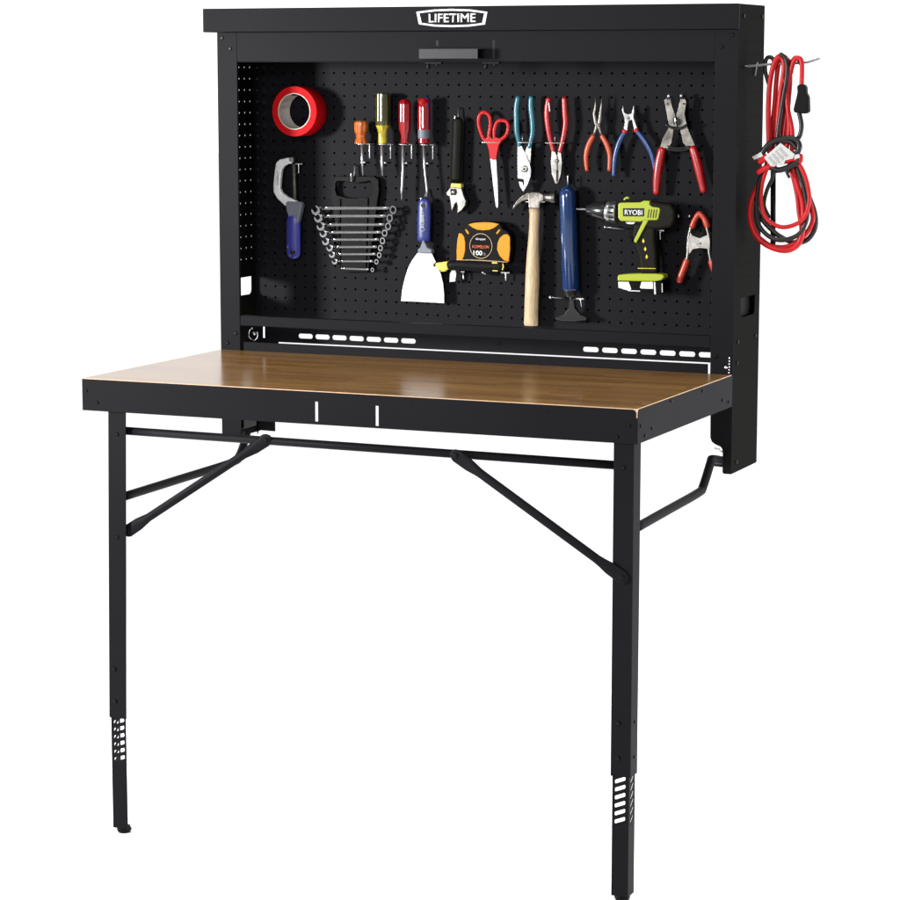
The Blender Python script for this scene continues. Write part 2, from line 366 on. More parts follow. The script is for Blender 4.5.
# screws
def screw(p, n_, r=.16, parent=bench, d=.09):
    m_ = MB(); p = Vector(p); n_ = Vector(n_)
    m_.tube([p, p+n_*d*.6, p+n_*d], [r, r, r*.7], 12); m_.tube([p+n_*d, p+n_*(d+.003)], [r*.2, r*.2], 6, 1)
    return m_.build('screw', ['screw', 'plate'], parent)
fy = YF-.07
for x, y in ((222, 38), (230.3, 48.7), (732, 35), (721.5, 46.5), (227.5, 343), (235.8, 333.3), (716, 356.5)): q = P(x, y, fy); screw(q, (0, -1, 0))
for x, y in ((743.7, 16), (762, 16.5), (737.7, 342), (755.3, 335.5), (737, 363), (736.3, 462)): q = PX(x, y, XB); screw(q, (1, 0, 0), .17)

# ---------------- tabletop
YT = -29.63; ZB = ZT-2.6
mb = MB(); mb.box(XA+.06, XB-.06, YT+.06, YF-.15, ZT-.77, ZT)
top = mb.build('tabletop', ['wood', 'woodedge'], bench, .02)
for p in top.data.polygons:
    if abs(p.normal.z) < .5: p.material_index = 1
mb = MB()
def skirt(u0, u1, mkp, r=.32, ends=(1, 1)):
    zt = ZT-.07; pts = [(u0, ZB), (u1, ZB)]
    arc = [k*math.pi/12 for k in range(7)]
    pts += [(u1-.13-r+r*math.cos(t)*1., zt-r+r*math.sin(t)) for t in arc] if ends[1] else [(u1, zt)]
    if ends[1]: pts.insert(2, (u1, zt-.68)); pts.insert(3, (u1-.13, zt-.6))
    pts += [(u0, zt)]
    n = len(pts); mb.add([mkp(u, z, 0) for u, z in pts]+[mkp(u, z, 1) for u, z in pts], [tuple(range(n)), tuple(range(n, 2*n))]+[(i, (i+1) % n, n+(i+1) % n, n+i) for i in range(n)])
skirt(XA, XB, lambda u, z, s: (u, YT+.06*s, z), ends=(0, 1))
front = mb.build('front_skirt', 'powder', bench)
# through slots of the front skirt, seen as bright gaps: cut with real openings
bo = MB()
for x in (316.5, 377): q = P(x, 411.5 if x < 350 else 415.8, YT); bo.box(q.x-.13, q.x+.13, YT-1, YT+1, q.z-.78, q.z+.76)
def cut(target, mbc):
    cme = mbc.build('cutter', 'powder'); md = target.modifiers.new('cut', 'BOOLEAN'); md.object = cme; md.operation = 'DIFFERENCE'; md.solver = 'EXACT'
    bpy.context.view_layer.update()
    me = bpy.data.meshes.new_from_object(target.evaluated_get(bpy.context.evaluated_depsgraph_get()))
    target.modifiers.remove(md); old = target.data; target.data = me
    bpy.data.objects.remove(cme)
bo2 = bo
mb = MB(); skirt(YT+.061, YF-.1, lambda u, z, s: (XB-.06*s, -(u)+YT+YF-.1+.061 if False else u, z), ends=(0, 0))
mb = MB()
zt = ZT-.07; r = .32; y0 = YT+.02
pts = [(YF-.1, ZB), (y0, ZB), (y0, zt-.68), (y0+.13, zt-.6)]+[(y0+.13+r-r*math.cos(t), zt-r+r*math.sin(t)) for t in [k*math.pi/12 for k in range(7)]]+[(YF-.1, zt)]
n = len(pts); mb.add([(XB, u, z) for u, z in pts]+[(XB-.06, u, z) for u, z in pts], [tuple(range(n)), tuple(range(n, 2*n))]+[(i, (i+1) % n, n+(i+1) % n, n+i) for i in range(n)])
mb.build('side_skirt', 'powder', bench)
mb = MB(); mb.box(XA, XA+.06, YT+.06, YF-.1, ZB, ZT-.07); mb.build('side_skirt', 'powder', bench)
cut(front, bo2)
# the table's lifted rear edge bar
mb = MB(); mb.box(-2.25, 40.76, -6.2, -6.0, -24.4, -23.43); mb.build('rear_bar', 'powder', bench, .03)
for x, y in ((143, 384.5), (264.5, 392.5), (411, 402.5), (548, 411.5)):
    mb = MB(); q = P(x, y, YT); mb.tube([(q.x, YT-.006, q.z), (q.x, YT+.0, q.z)], .15, 12); mb.build('skirt_rivet', 'screw', front)
for x, y in ((86, 390.5), (97, 402.5), (617, 437), (629, 426)): screw(P(x, y, YT), (0, -1, 0), .14, front)
for x, y in ((641, 426), (652, 428.5), (645, 436), (722.5, 400.5), (728.5, 402), (671, 401), (702.5, 391)): screw(PX(x, y, XB), (1, 0, 0), .13)
# hinge at the right rear corner
mb = MB()
q = P(726, 367.5, fy); mb.ball((q.x, fy-.05, q.z), .15)
for k in range(7): z = -22.75-k*.24; mb.tube([(42.7, fy-.06, z), (42.7, fy-.06, z-.13)], .07, 8)
mb.build('hinge', 'zinc', bench)
# left inner latch
mb = MB(); c = P(253, 334, -3)
mb.tube([c+Vector((.45*math.cos(t), 0, .55*math.sin(t))) for t in [k*math.pi/8+1.6 for k in range(14)]], .07, 8); mb.ball(c+Vector((.1, 0, .05)), .16)
mb.build('latch_spring', 'zinc', bench)
# rear gusset + left bracket below table
mb = MB(); q = P(278, 343, 0)
mb.prism([(XA+.1, -22.3), (-3.35, -22.3), (-3.35, SZB+.3), (q.x, SZB+.3), (q.x, -25.5), (-2.2, -26), (-2.2, P(267, 431, 0).z), (P(256, 430, 0).x, P(256, 430, 0).z), (XA+.1, P(249, 434, 0).z)], 0.07, .13)
mb.build('corner_gusset', 'powder', bench)
mb = MB(); c = P(240, 427, -5)
mb.box(-3.9, -2.2, -5.9, -3.5, -31.2, -28.9); mb.tube([c+Vector((.55*math.cos(t), -1.2, .5*math.sin(t))) for t in [k*math.pi/8 for k in range(13)]], .1, 8); mb.build('arm_bracket', 'screw', bench, .15)

# ---------------- legs (L profile sleeve + extension)
def leg(xt, xb, w, outer):
    yf = -29.3; th = .07; zt_, zs = ZB+.4, -52.0; ze = -61.3
    m_ = MB()
    def lp(x0t, x0b, x1t, x1b, ya, yb, z1, z0):
        vs = [(x0t, ya, z1), (x1t, ya, z1), (x1t, yb, z1), (x0t, yb, z1), (x0b, ya, z0), (x1b, ya, z0), (x1b, yb, z0), (x0b, yb, z0)]
        m_.add(vs, [(0, 1, 2, 3), (4, 7, 6, 5), (0, 4, 5, 1), (1, 5, 6, 2), (2, 6, 7, 3), (3, 7, 4, 0)])
    lp(xt, xb, xt+w, xb+w, yf, yf+th, zt_, zs)
    dep = 1.55
    if outer > 0: lp(xt+w-th, xb+w-th, xt+w, xb+w, yf+th, yf+dep, zt_, zs)
    else: lp(xt, xb, xt+th, xb+th, yf+th, yf+dep, zt_, zs)
    lg = m_.build('leg', 'powder', bench, .02)
    # extension, slotted at the top
    m_ = MB(); g2 = .12; xa, xb_ = xb+g2, xb+w-g2; ya = yf+.1; yb = yf+dep-.12
    def slanted(u0, u1, s0, s1, rise, hgt, pitch, mk):           # web from u0 to u1 with slanted slots between s0 and s1
        zb0 = zs-.28-5*pitch; zt0 = zs+2.5
        def slab(pts):
            n = len(pts); m_.add([mk(u, z, 0) for u, z in pts]+[mk(u, z, 1) for u, z in pts], [tuple(range(n)), tuple(range(n, 2*n))]+[(i, (i+1) % n, n+(i+1) % n, n+i) for i in range(n)])
        slab([(u0, ze), (s0, ze), (s0, zt0), (u0, zt0)]); slab([(s1, ze), (u1, ze), (u1, zt0), (s1, zt0)])
        edges = [ze]; cs = [zs-.28-k*pitch for k in range(6)][::-1]
        slab([(s0, ze), (s1, ze), (s1, cs[0]+rise-hgt), (s0, cs[0]-rise-hgt)])
        for a_1, b_1 in zip(cs, cs[1:]): slab([(s0, a_1-rise+hgt), (s1, a_1+rise+hgt), (s1, b_1+rise-hgt), (s0, b_1-rise-hgt)])
        slab([(s0, cs[-1]-rise+hgt), (s1, cs[-1]+rise+hgt), (s1, zt0), (s0, zt0)])
        rr = hgt*.5
        for c_ in cs:                                            # rounded slot corners
            for (uu, sg) in ((s0, 1), (s1, -1)):
                zc = c_+(-rise if sg > 0 else rise)
                slab([(uu, zc+hgt), (uu, zc+hgt-rr), (uu+sg*rr*.9, zc+hgt+sg*rise*.35)]); slab([(uu, zc-hgt), (uu, zc-hgt+rr), (uu+sg*rr*.9, zc-hgt+sg*rise*.35)])
    s0, s1 = (xa+.2, xb_-.3) if outer > 0 else (xa+.16, xb_-.16)
    slanted(xa, xb_, s0, s1, .17, .15, .62, lambda u, z, q: (u, ya+.07*q, z))
    so = outer
    slanted(ya+.071, yb, ya+.35, yb-.2, .3, .14, .62, lambda u, z, q: ((xb_ if so > 0 else xa)-so*.07*q, u, z))
    ex = m_.build('leg_extension', 'powder', lg)
    m_ = MB(); xc = (xa+xb_)/2
    m_.tube([(xc, ya+.6, ze+.1), (xc, ya+.6, ze-.2), (xc, ya+.6, FLOOR+.02)], [.5, .62, .5], 18)
    m_.build('foot', 'blackrubber', lg)
    for z in (-28.6, -37.0): screw((xb+(xt-xb)*(1-(zt_-z)/(zt_-zs))+w*.5, yf, z), (0, -1, 0), .17, lg)
    for z in (-47.9, -50.6):
        screw((xb+w*.38, yf, z), (0, -1, 0), .17, lg, .13)
        if outer > 0: screw((xb+w, yf+.9, z), (1, 0, 0), .13, lg)
    return lg
leg(-1.92, -2.40, 1.62, -1)
leg(41.05, 41.05, 1.58, 1)
# cross bar and braces
mb = MB(); a, b = P(122, 430.5, -28.6), P(620, 465.5, -28.6); mb.tube([a, b], .33, 16); mb.build('crossbar', 'powder', bench)
def brace(p0, p1, Y=-29.0, r=.34):
    m_ = MB(); a, b = P(*p0, Y), P(*p1, Y); d = (b-a).normalized()
    L_ = (b-a).length
    pts = [a-d*.5, a-d*.3, a, a+d*1.2, a+d*2.3, b-d*2.3, b-d*1.2, b, b+d*.3, b+d*.5]
    rx = [.15, .38, .52, .5, r, r, .5, .52, .38, .15]; ry = [.06, .07, .07, .09, r, r, .09, .07, .07, .06]
    n = 14; vs = []; side = d.cross(Vector((0, 1, 0))).normalized()
    for q, u, w_ in zip(pts, rx, ry):
        for k in range(n):
            t = k*2*math.pi/n; vs.append(q+side*math.cos(t)*u+Vector((0, 1, 0))*math.sin(t)*w_)
    fs = [(i*n+k, i*n+(k+1) % n, (i+1)*n+(k+1) % n, (i+1)*n+k) for i in range(len(pts)-1) for k in range(n)]
    m_.add(vs, fs+[tuple(range(n)), tuple(range((len(pts)-1)*n, len(pts)*n))], 0, True)
    o = m_.build('brace', 'powder', bench)
    screw(a+Vector((0, -.07, 0)), (0, -1, 0), .2, o); screw(b+Vector((0, -.07, 0)), (0, -1, 0), .2, o)
brace((456, 455.5), (622, 577.5), -29.45); brace((266, 440), (128, 531), -28.9)
# support arms between cabinet and legs
mb = MB(); xs = 42.0
pts = [PX(724, 461, xs), PX(712.5, 459.3, xs), PX(710.5, 463, xs), PX(703, 486.5, xs), PX(698, 493, xs), PX(668, 510, xs), PX(636, 528, xs)]
mb.tube(crv(pts, 5), .36, 14); mb.tube([P(712.5, 460.6, -6), P(723, 461.8, -6)], .46, 14)
mb.build('support_arm', 'powder', bench)
mb = MB(); xs = -1.7
pts = [PX(247, 432, xs), PX(243.5, 445, xs), PX(239, 456, xs), PX(232, 462.5, xs), PX(180, 479, xs), PX(124, 496.5, xs)]
mb.tube(crv(pts, 5), .36, 14); mb.build('support_arm', 'powder', bench)
mb = MB(); q = P(719, 449, -5.9); mb.rtube([q, q+Vector((-.35, 0, .06)), q+Vector((.5, 0, -.3))], .06, 8); mb.build('arm_spring', 'zinc', bench)

# ================================================================= HOOKS
HG = 'steel hooks pushed into the pegboard'
def hook_mesh(parts, label, mt='zinc', group=HG):
    m_ = MB()
    for kind, a in parts:
        if kind == 'wire': m_.rtube(a[0], a[1], 8)
        elif kind == 'ball': m_.ball(a[0], a[1])
        elif kind == 'box': m_.box(*a)
    o = m_.build('pegboard_hook', mt); o['label'] = label; o['category'] = 'hook'; o['group'] = group
    return o
def bar_hook(x0, x1, y, Yf, label, prong=None, ball=None):
    a, b = P(x0, y, Yf), P(x1, y, Yf); m = (a+b)/2
    ps = [('wire', ([a, b], .045)), ('wire', ([a, (a.x, -.02, a.z)], .045)), ('wire', ([b, (b.x, -.02, b.z)], .045))]
    if prong: q0, q1 = P(prong[0], prong[1], Yf*.5), P(prong[0], prong[2], Yf*.5); ps.append(('wire', ([(q0.x, -.03, q0.z), q0, q1], .055)))
    if ball: q = P(*ball, -.3); ps.append(('ball', (q, .13)))
    return hook_mesh(ps, label)
def peg_hook(x, y0, y1, label, Yf=-1.2, Y2=-.1, dx=3.3, dy=-8):
    a, b = P(x, y1, Yf), P(x, y0, Yf); c, d = P(x+dx, y1+dy, Y2-.3), P(x+dx, y0+dy, Y2-.3)
    return hook_mesh([('wire', ([(d.x, -.02, d.z), (d.x, Y2-.25, d.z), c, (a.x+.05, Yf+.2, a.z-.05), a, b], .07))], label)

# screwdriver holders: four copies, two inches apart
def driver_holder():
    t = thing('screwdriver_hook', 'steel ring hook carrying the short amber screwdriver', 'hook', (6.6, 0, -6.5), HG)
    m_ = MB(); Yd = -1.15
    a = P(361.7, 143.9, Yd); r = .42
    m_.tube([a+Vector((r*math.cos(t_), r*math.sin(t_), 0)) for t_ in [k*math.pi/10 for k in range(21)]], .05, 8)
    m_.tube([a+Vector((r, 0, 0)), (a.x+.75, -.4, a.z), (a.x+.8, -.02, a.z)], .05, 8)
    m_.build('ring', 'zinc', t)
    m_ = MB(); p0, p1 = P(369.7, 143.9, -.4), P(369.7, 158, -.4)
    m_.box(p0.x-.28, p0.x+.28, -.42, -.36, p0.z-.05, p0.z+.05); m_.rtube([p0, p1], .06, 8); m_.tube([(p0.x, -.4, p0.z), (p0.x, .05, p0.z)], .06, 8)
    m_.build('prong', 'zinc', t)
    m_ = MB(); q = P(364.7, 162.3, -.3); q2 = P(360.5, 162.3, -.3); m_.ball(q, .12); m_.rtube([q, q2], .04, 8); m_.tube([q, (q.x, .05, q.z)], .05, 8)
    m_.build('lower_prong', 'zinc', t)
    return t
dh = driver_holder()
for i, l in ((1, 'steel ring hook carrying the yellow and smoky screwdriver'), (2, 'steel ring hook carrying the plain red screwdriver'), (3, 'steel ring hook carrying the red and blue screwdriver')):
    copy_tree(dh, (2.02*i, 0, 0), l)

bar_hook(482, 499, 142.4, -1.0, 'thin wire hook crossing the red scissors below their loops')
bar_hook(518.5, 531.8, 142.5, -1.15, 'thin wire hook between the teal plier handles', (522.3, 133, 141))
bar_hook(545.5, 564, 143, -1.15, 'thin wire hook between the red handles of the square nosed pliers', (554.8, 133.5, 141))
bar_hook(526.5, 544.5, 202, -1.35, 'thin wire hook under the hammer head')
peg_hook(351.2, 173.5, 181, 'small silver hook holding the black wrench rack handle', -.9)
peg_hook(455, 116, 125, 'silver hook at the top of the black handled adjustable wrench', -.9)
peg_hook(421, 198, 202, 'silver hook at the top of the blue handled putty knife', -1.1, -.1, 5, -8)
peg_hook(567.8, 176, 188, 'silver hook above the blue hand pump', -.9, -.1, .5, -2)
a = P(298.6, 164, -.5)
hook_mesh([('box', (a.x-.35, a.x+.4, -.55, -.45, a.z-.05, a.z+.06)), ('wire', ([a, P(298.6, 173, -.5)], .06)), ('wire', ([a, (a.x, .05, a.z)], .06))], 'small T shaped silver hook right of the tubing cutter jaw')
a = P(660.2, 230.6, -1.3)
hook_mesh([('box', (a.x-.3, a.x+.35, -1.35, -1.25, a.z-.05, a.z+.06)), ('wire', ([a, P(660.2, 239, -1.3)], .06)), ('wire', ([a, (a.x, .05, a.z)], .06))], 'T shaped silver hook at the right of the drill grip')
a, b = P(605.2, 227, -1.0), P(624, 229.2, -.8)
hook_mesh([('ball', (a, .13)), ('wire', ([a, b, (b.x, .0, b.z)], .045))], 'ball tipped wire hook under the drill chuck')
for x, y, l in ((678.3, 216, 'ball tipped hook just right of the drill motor'), (689.5, 216.2, 'ball tipped hook touching the orange spring clamp jaw')):
    a = P(x, y, -.9); hook_mesh([('ball', (a, .14)), ('wire', ([a, (a.x, .02, a.z)], .05))], l)
a = P(506, 272.6, -.6)
hook_mesh([('box', (a.x-.45, a.x+.32, -.65, -.55, a.z-.06, a.z+.06)), ('wire', ([a, P(505.8, 280, -.6)], .08)), ('wire', ([a, (a.x, .05, a.z)], .06))], 'T shaped silver hook below the right end of the utility knife')
a = P(463, 272, -.6)
hook_mesh([('wire', ([(a.x, .05, a.z), a, P(463.5, 278.5, -.6)], .08)), ('box', (a.x-.2, a.x+.15, -.65, -.55, a.z-.03, a.z+.07))], 'short silver hook below the middle of the utility knife')
a = P(483, 272.3, -1.1); hook_mesh([('ball', (a, .12)), ('wire', ([a, P(486, 274.5, -.9), (P(486, 274.5, -.9).x, .02, a.z-.2)], .05))], 'tiny ball tipped hook under the black knife handle')
a = P(550.3, 297.2, -1.2); b = P(562, 298, -.8)
hook_mesh([('ball', (a, .13)), ('wire', ([a, b, (b.x, .02, b.z)], .04))], 'ball tipped wire hook left of the pump handle stem')
a = P(580.5, 298.8, -.9)
hook_mesh([('box', (a.x-.42, a.x+.3, -.95, -.85, a.z-.06, a.z+.06)), ('wire', ([a, P(581.5, 306.5, -.9)], .06)), ('wire', ([a, (a.x, .05, a.z)], .06))], 'T shaped silver hook right of the pump handle stem')

# ================================================================= TOOLS
# red tape
t = thing('tape_roll', 'wide roll of bright red tape with a white card core, top left', 'tape', P(294.3, 111.4, -1))
c = P(294.3, 111.4, -2.15); c1 = Vector((c.x, -.12, c.z)); n = 56
def ann(r0, r1, ya, yb, nm, mt, bev=.03):
    m_ = MB(); cs = [(math.cos(k*2*math.pi/n), math.sin(k*2*math.pi/n)) for k in range(n)]
    vs = [(c.x+r*u, y, c.z+r*w_) for y, r in ((ya, r0), (ya, r1), (yb, r1), (yb, r0)) for u, w_ in cs]
    for j, sm in ((0, False), (1, True), (2, False), (3, True)):
        o = len(m_.v)
        j2 = (j+1) % 4
        m_.add(vs[j*n:(j+1)*n]+vs[j2*n:(j2+1)*n], [(k, (k+1) % n, n+(k+1) % n, n+k) for k in range(n)], 0, sm)
    ob = m_.build(nm, mt, t); bm = bmesh.new(); bm.from_mesh(ob.data); bmesh.ops.remove_doubles(bm, verts=bm.verts, dist=1e-6); bm.to_mesh(ob.data); bm.free()
    md = ob.modifiers.new('b', 'BEVEL'); md.width = bev*IN; md.segments = 2; md.limit_method = 'ANGLE'
ann(1.60, 2.19, -2.15, -.12, 'tape_winding', 'red'); ann(1.52, 1.60, -2.18, -.10, 'core', 'card', .01)
mb = MB(); mb.rtube([(c.x-.3, .0, c.z+1.45), (c.x-.3, -1.9, c.z+1.45), (c.x-.3, -2.1, c.z+1.6)], .07, 8)
h = mb.build('pegboard_hook', 'screw'); h['label'] = 'dark hook inside the red tape roll'; h['category'] = 'hook'; h['group'] = HG

# tubing cutter
t = thing('tubing_cutter', 'C shaped silver tubing cutter with a blue violet handle, hanging at the far left', 'cutter', P(293, 210, -.6))
Y = -.9
mb = MB(); mb.ppx([(292.5, 157.3), (287, 157.8), (279.5, 159.6), (275.8, 163), (274.4, 172), (273.2, 184), (273.4, 192), (277, 198.5), (285, 206), (291, 203), (297, 201.5), (293, 199.3), (287, 197), (281.5, 192.5), (279.6, 188), (280.4, 177), (281.3, 170), (284, 166), (288, 163.8), (290, 164.2), (292.2, 161.5)], Y, .45)
mb.build('frame', 'litmetal', t, .08, 3)
mb = MB(); q = P(291, 159.5, Y-.03); mb.tube([(q.x, Y-.05, q.z), (q.x, Y+.5, q.z)], .2, 16); mb.build('cutting_wheel', 'steel', t, .03)
mb = MB(); mb.tube(Pp([(294, 164), (295, 200)], Y+.25, 1), .17, 12); 
for k in range(24): q = P(294.05+k*.04, 165+k*1.45, Y+.25); mb.tube([q+Vector((0, 0, .03)), q, q-Vector((0, 0, .03))], [.17, .2, .17], 12)
mb.build('feed_screw', 'darksteel', t)
mb = MB(); mb.ppx([(285.2, 203), (287, 201.2), (300, 201.8), (301.8, 204.5), (300.8, 211), (299, 218), (297.8, 224), (290.3, 224), (288.3, 217), (286, 210)], Y-.1, .65); mb.build('collar', 'greyrubber', t, .14, 3)
mb = MB(); mb.rtube(Pp([(293.6, 219), (293.7, 232), (293.8, 252.5)], Y+.2, 4), [.62, .66, .68, .68, .68, .68, .68, .67, .66], 18, 0, .62); mb.build('grip', 'violet', t)
mb = MB(); q = P(292.6, 252.3, Y-.25); mb.tube([(q.x, Y-.29, q.z), (q.x, Y-.21, q.z)], .24, 16); mb.tube([(q.x, Y-.31, q.z+.2), (q.x, Y-.26, q.z+.2)], .09, 8, 1); mb.build('hanging_hole', ['blackgloss', 'chrome'], t)
q = P(277.6, 178, Y-.0); text('lettering', 'KOBALT', (q.x, Y-.01, q.z), .16, 'ink', t, width=1.2, axis='Z', th=.01)

# wrench rack and wrenches
t = thing('wrench_rack', 'black plastic rack with a carry handle, holding the combination wrenches', 'wrench rack', P(355, 220, -.3))
Y = -.62
m_ = MB()
outer = [(333, 184), (333.5, 178.5), (336.5, 176.6), (355, 176.2), (374, 176.6), (378.2, 179.5), (379, 190), (377.5, 200), (373, 235), (368, 272), (342.5, 272), (336.5, 232), (331, 200), (330.8, 196)]
inner = [(335.5, 183), (337, 181), (345, 181.5), (354, 183), (364, 182), (370, 180.8), (372.6, 184), (373, 192), (371.5, 196.0), (366, 197.5), (356, 198.5), (346, 197.8), (337, 195.5), (335.3, 191)]
f2 = lambda L_: [(P(x, y, Y).x, P(x, y, Y).z) for x, y in L_]
m_.prism_hole(f2(outer), f2(inner), Y, Y+.4); rk = m_.build('rack_body', 'blackplastic', t)
md = rk.modifiers.new('b', 'BEVEL'); md.width = .07*IN; md.segments = 2; md.limit_method = 'ANGLE'; md.angle_limit = R(50)
mb = MB()
for x0, x1, ya, yb in ((338.5, 341, 199, 270), (359, 368.5, 197.5, 268)):
    a, b = P(x0, ya, Y-.05), P(x1, yb, Y-.05)
    xm0, xm1 = P(x0+3, yb, Y).x, P(x1, yb, Y).x
    mb.prism([(a.x, a.z), (P(x1, ya, Y).x, a.z), (xm1-.2, b.z), (xm0-.1, b.z)], Y-.12, Y)
mb.build('rib', 'blackplastic', t, .03)
WY = -.95
wl = [(316, 210.3, 393.6, 209.8, 207.8, .44), (318.6, 218, 390.2, 218, 215.7, .42), (321, 226.3, 388.6, 226.2, 224.3, .40), (323.6, 233.5, 385.2, 233, 232, .37), (326, 241.5, 383, 240.7, 239.3, .35), (330, 248, 381, 248, 246.7, .32), (332.4, 254.6, 379.8, 255, 253.9, .30), (335, 261.5, 377, 261.7, 261, .27), (337.5, 267.3, 372.9, 269.8, 268.3, .22)]
nm = ['topmost and longest', 'second from the top', 'third from the top', 'fourth from the top', 'middle one', 'fourth from the bottom', 'third from the bottom', 'second from the bottom', 'lowest and shortest']
for i, (xl, yl, xr, yr, yb, s_) in enumerate(wl):
    a, b = P(xl, yb, WY), P(xr, yr, WY)
    w_ = thing('combination_wrench', 'chrome combination wrench in the black rack, %s of the nine' % nm[i], 'wrench', (a+b)/2, 'wrenches in the black rack')
    m_ = MB(); a2 = P(xl+4, yb, WY); b2 = P(xr-4, yb if i < 8 else yr-.6, WY); h_ = .11 if i < 8 else .07
    m_.tube([a2, a2.lerp(b2, .12), a2.lerp(b2, .88), b2], [h_*1.2, h_*.6, h_*.6, h_*1.1], 8, 0, .7); a3, b3 = a2.lerp(b2, .03), a2.lerp(b2, .97); hh = .06+.22*s_; m_.add([(a3.x, WY+y_, a3.z+z_) for y_ in (.02, .1) for z_ in (-hh, hh*.6)]+[(b3.x, WY+y_, b3.z+z_) for y_ in (.02, .1) for z_ in (-hh, hh*.6)], [(0, 1, 3, 2), (4, 6, 7, 5), (0, 4, 5, 1), (2, 3, 7, 6), (0, 2, 6, 4), (1, 5, 7, 3)], 1); m_.build('shank', ['chrome', 'shankshade'], w_)
    m_ = MB(); ang = -.9; hc = P(xl, yl, WY)                     # open jaw, tilted down-left
    if i < 8:
        o_ = []
        for k in range(13): 
            tt = ang+math.pi+.62+(2*math.pi-1.24)*k/12; o_.append((hc.x+s_*math.cos(tt), hc.z+s_*math.sin(tt)))
        d = Vector((math.cos(ang+math.pi), math.sin(ang+math.pi))); pp = Vector((-d.y, d.x))
        hcv = Vector((hc.x, hc.z))
        for q in (hcv+d*s_*.75-pp*s_*.45, hcv-d*s_*.15-pp*s_*.45, hcv-d*s_*.3, hcv-d*s_*.15+pp*s_*.45, hcv+d*s_*.75+pp*s_*.45): o_.append((q.x, q.y))
        m_.prism(o_, WY-.1, WY+.1); m_.build('open_jaw', 'chrome', w_, .04)
    m_ = MB(); rr = s_*.95; ri = rr*.55; N_ = 20
    cs = [(math.cos(k*2*math.pi/N_), math.sin(k*2*math.pi/N_)) for k in range(N_)]
    vs = [(b.x+r*u*.85, y, b.z+r*v) for y, r in ((WY-.13, ri), (WY-.13, rr*.9), (WY-.04, rr), (WY+.1, rr), (WY+.1, ri)) for u, v in cs]
    for j in range(5):
        m_.add(vs[j*N_:(j+1)*N_]+vs[((j+1) % 5)*N_:((j+1) % 5+1)*N_], [(k, (k+1) % N_, N_+(k+1) % N_, N_+k) for k in range(N_)], 0, False)
    m_.build('ring_end', 'chrome', w_)

# screwdrivers
def driver(label, hx0, hx1, y0, y1, prof, shaft, tip, mh, fl, sr=.12, bands=None, Y=-1.15):
    t = thing('screwdriver', label, 'screwdriver', P((hx0+hx1)/2, y1, Y), 'screwdrivers on the ring hooks')
    a, b = P((hx0+hx1)/2, y0, Y), P((hx0+hx1)/2, y1, Y); r = (P(hx1, y0, Y).x-P(hx0, y0, Y).x)/2
    m_ = MB(); n = 36; rings = []
    prof = [(p[0], p[1], p[2] if len(p) > 2 else fl, p[3] if len(p) > 3 else 0) for p in prof]
    for tt, rr, f_, mi in prof:
        c_ = a.lerp(b, tt); rings.append([(c_.x+r*rr*(1-f_*(.5+.5*math.cos(8*k*2*math.pi/n)))*math.cos(k*2*math.pi/n), c_.y+r*rr*(1-f_*(.5+.5*math.cos(8*k*2*math.pi/n)))*math.sin(k*2*math.pi/n), c_.z) for k in range(n)])
    for i in range(len(rings)-1): m_.add(rings[i]+rings[i+1], [(k, (k+1) % n, n+(k+1) % n, n+k) for k in range(n)], prof[i][3], True)
    m_.add(rings[0], [tuple(range(n))]); m_.add(rings[-1], [tuple(range(n))], prof[-1][3])
    m_.build('handle', mh, t)
    m_ = MB(); pts = [P(x, y, Y) for x, y in shaft]; L_ = len(pts)
    m_.tube(pts, [sr]*(L_-1)+[sr*.8 if tip == 'long' else sr*.35], 12); m_.build('shaft', 'brightsteel', t)
    return t
driver('short stubby screwdriver with an amber handle, leftmost on the pegboard', 354.6, 367.4, 121, 143.5, [(0, .7, 0), (.06, .95), (.2, 1), (.45, .95), (.62, .72, .05), (.75, .7, .05), (.88, .85), (.97, .95), (1, .9, 0)], [(361.7, 143), (362.3, 162), (362.9, 175.5)], '', ['amber'], .16, .11)
driver('longest handled screwdriver, smoky olive with a yellow base', 376, 389.3, 93, 143.5, [(0, .8, 0), (.02, .97), (.1, 1), (.55, 1, None, 0)and(.55, 1), (.64, .95, .12, 1), (.72, .72, .1, 1), (.8, .6, .05, 1), (.88, .62, .05, 1), (.97, .62, 0, 1), (1, .55, 0, 1)], [(381.8, 143), (382, 165), (382.4, 175.3)], '', ['smoke', 'yellowclear'], .14, .13)
driver('screwdriver with a plain translucent red handle', 399.2, 410.5, 99.5, 143.5, [(0, .55, 0), (.04, .85), (.1, 1), (.5, 1), (.68, .92), (.8, .68, .08), (.9, .62, .04), (.97, .7, 0), (1, .62, 0)], [(403, 143), (402.8, 175), (401.8, 190), (401.6, 199.5)], '', ['redclear'], .15, .12)
t4 = driver('screwdriver with a red and dark blue handle and a grey band', 417.7, 430.5, 97.7, 143.5, [(0, .55, 0), (.03, .85, 0), (.09, .95, 0), (.14, .8, 0), (.2, .92), (.66, .92), (.7, .9, .02, 1), (.86, .88, .02, 1), (.89, .8, .0, 0), (.98, .82, 0), (1, .7, 0)], [(423.5, 143), (424.6, 168), (427, 190), (426.5, 197)], '', ['redclear', 'greyrubber'], .14, .11)
m_ = MB()
q0, q1 = P(427.2, 99, -1.2), P(427.2, 128, -1.2); m_.rtube([q0, q1], .24, 12); m_.build('blue_inlay', 'cobalt', t4)

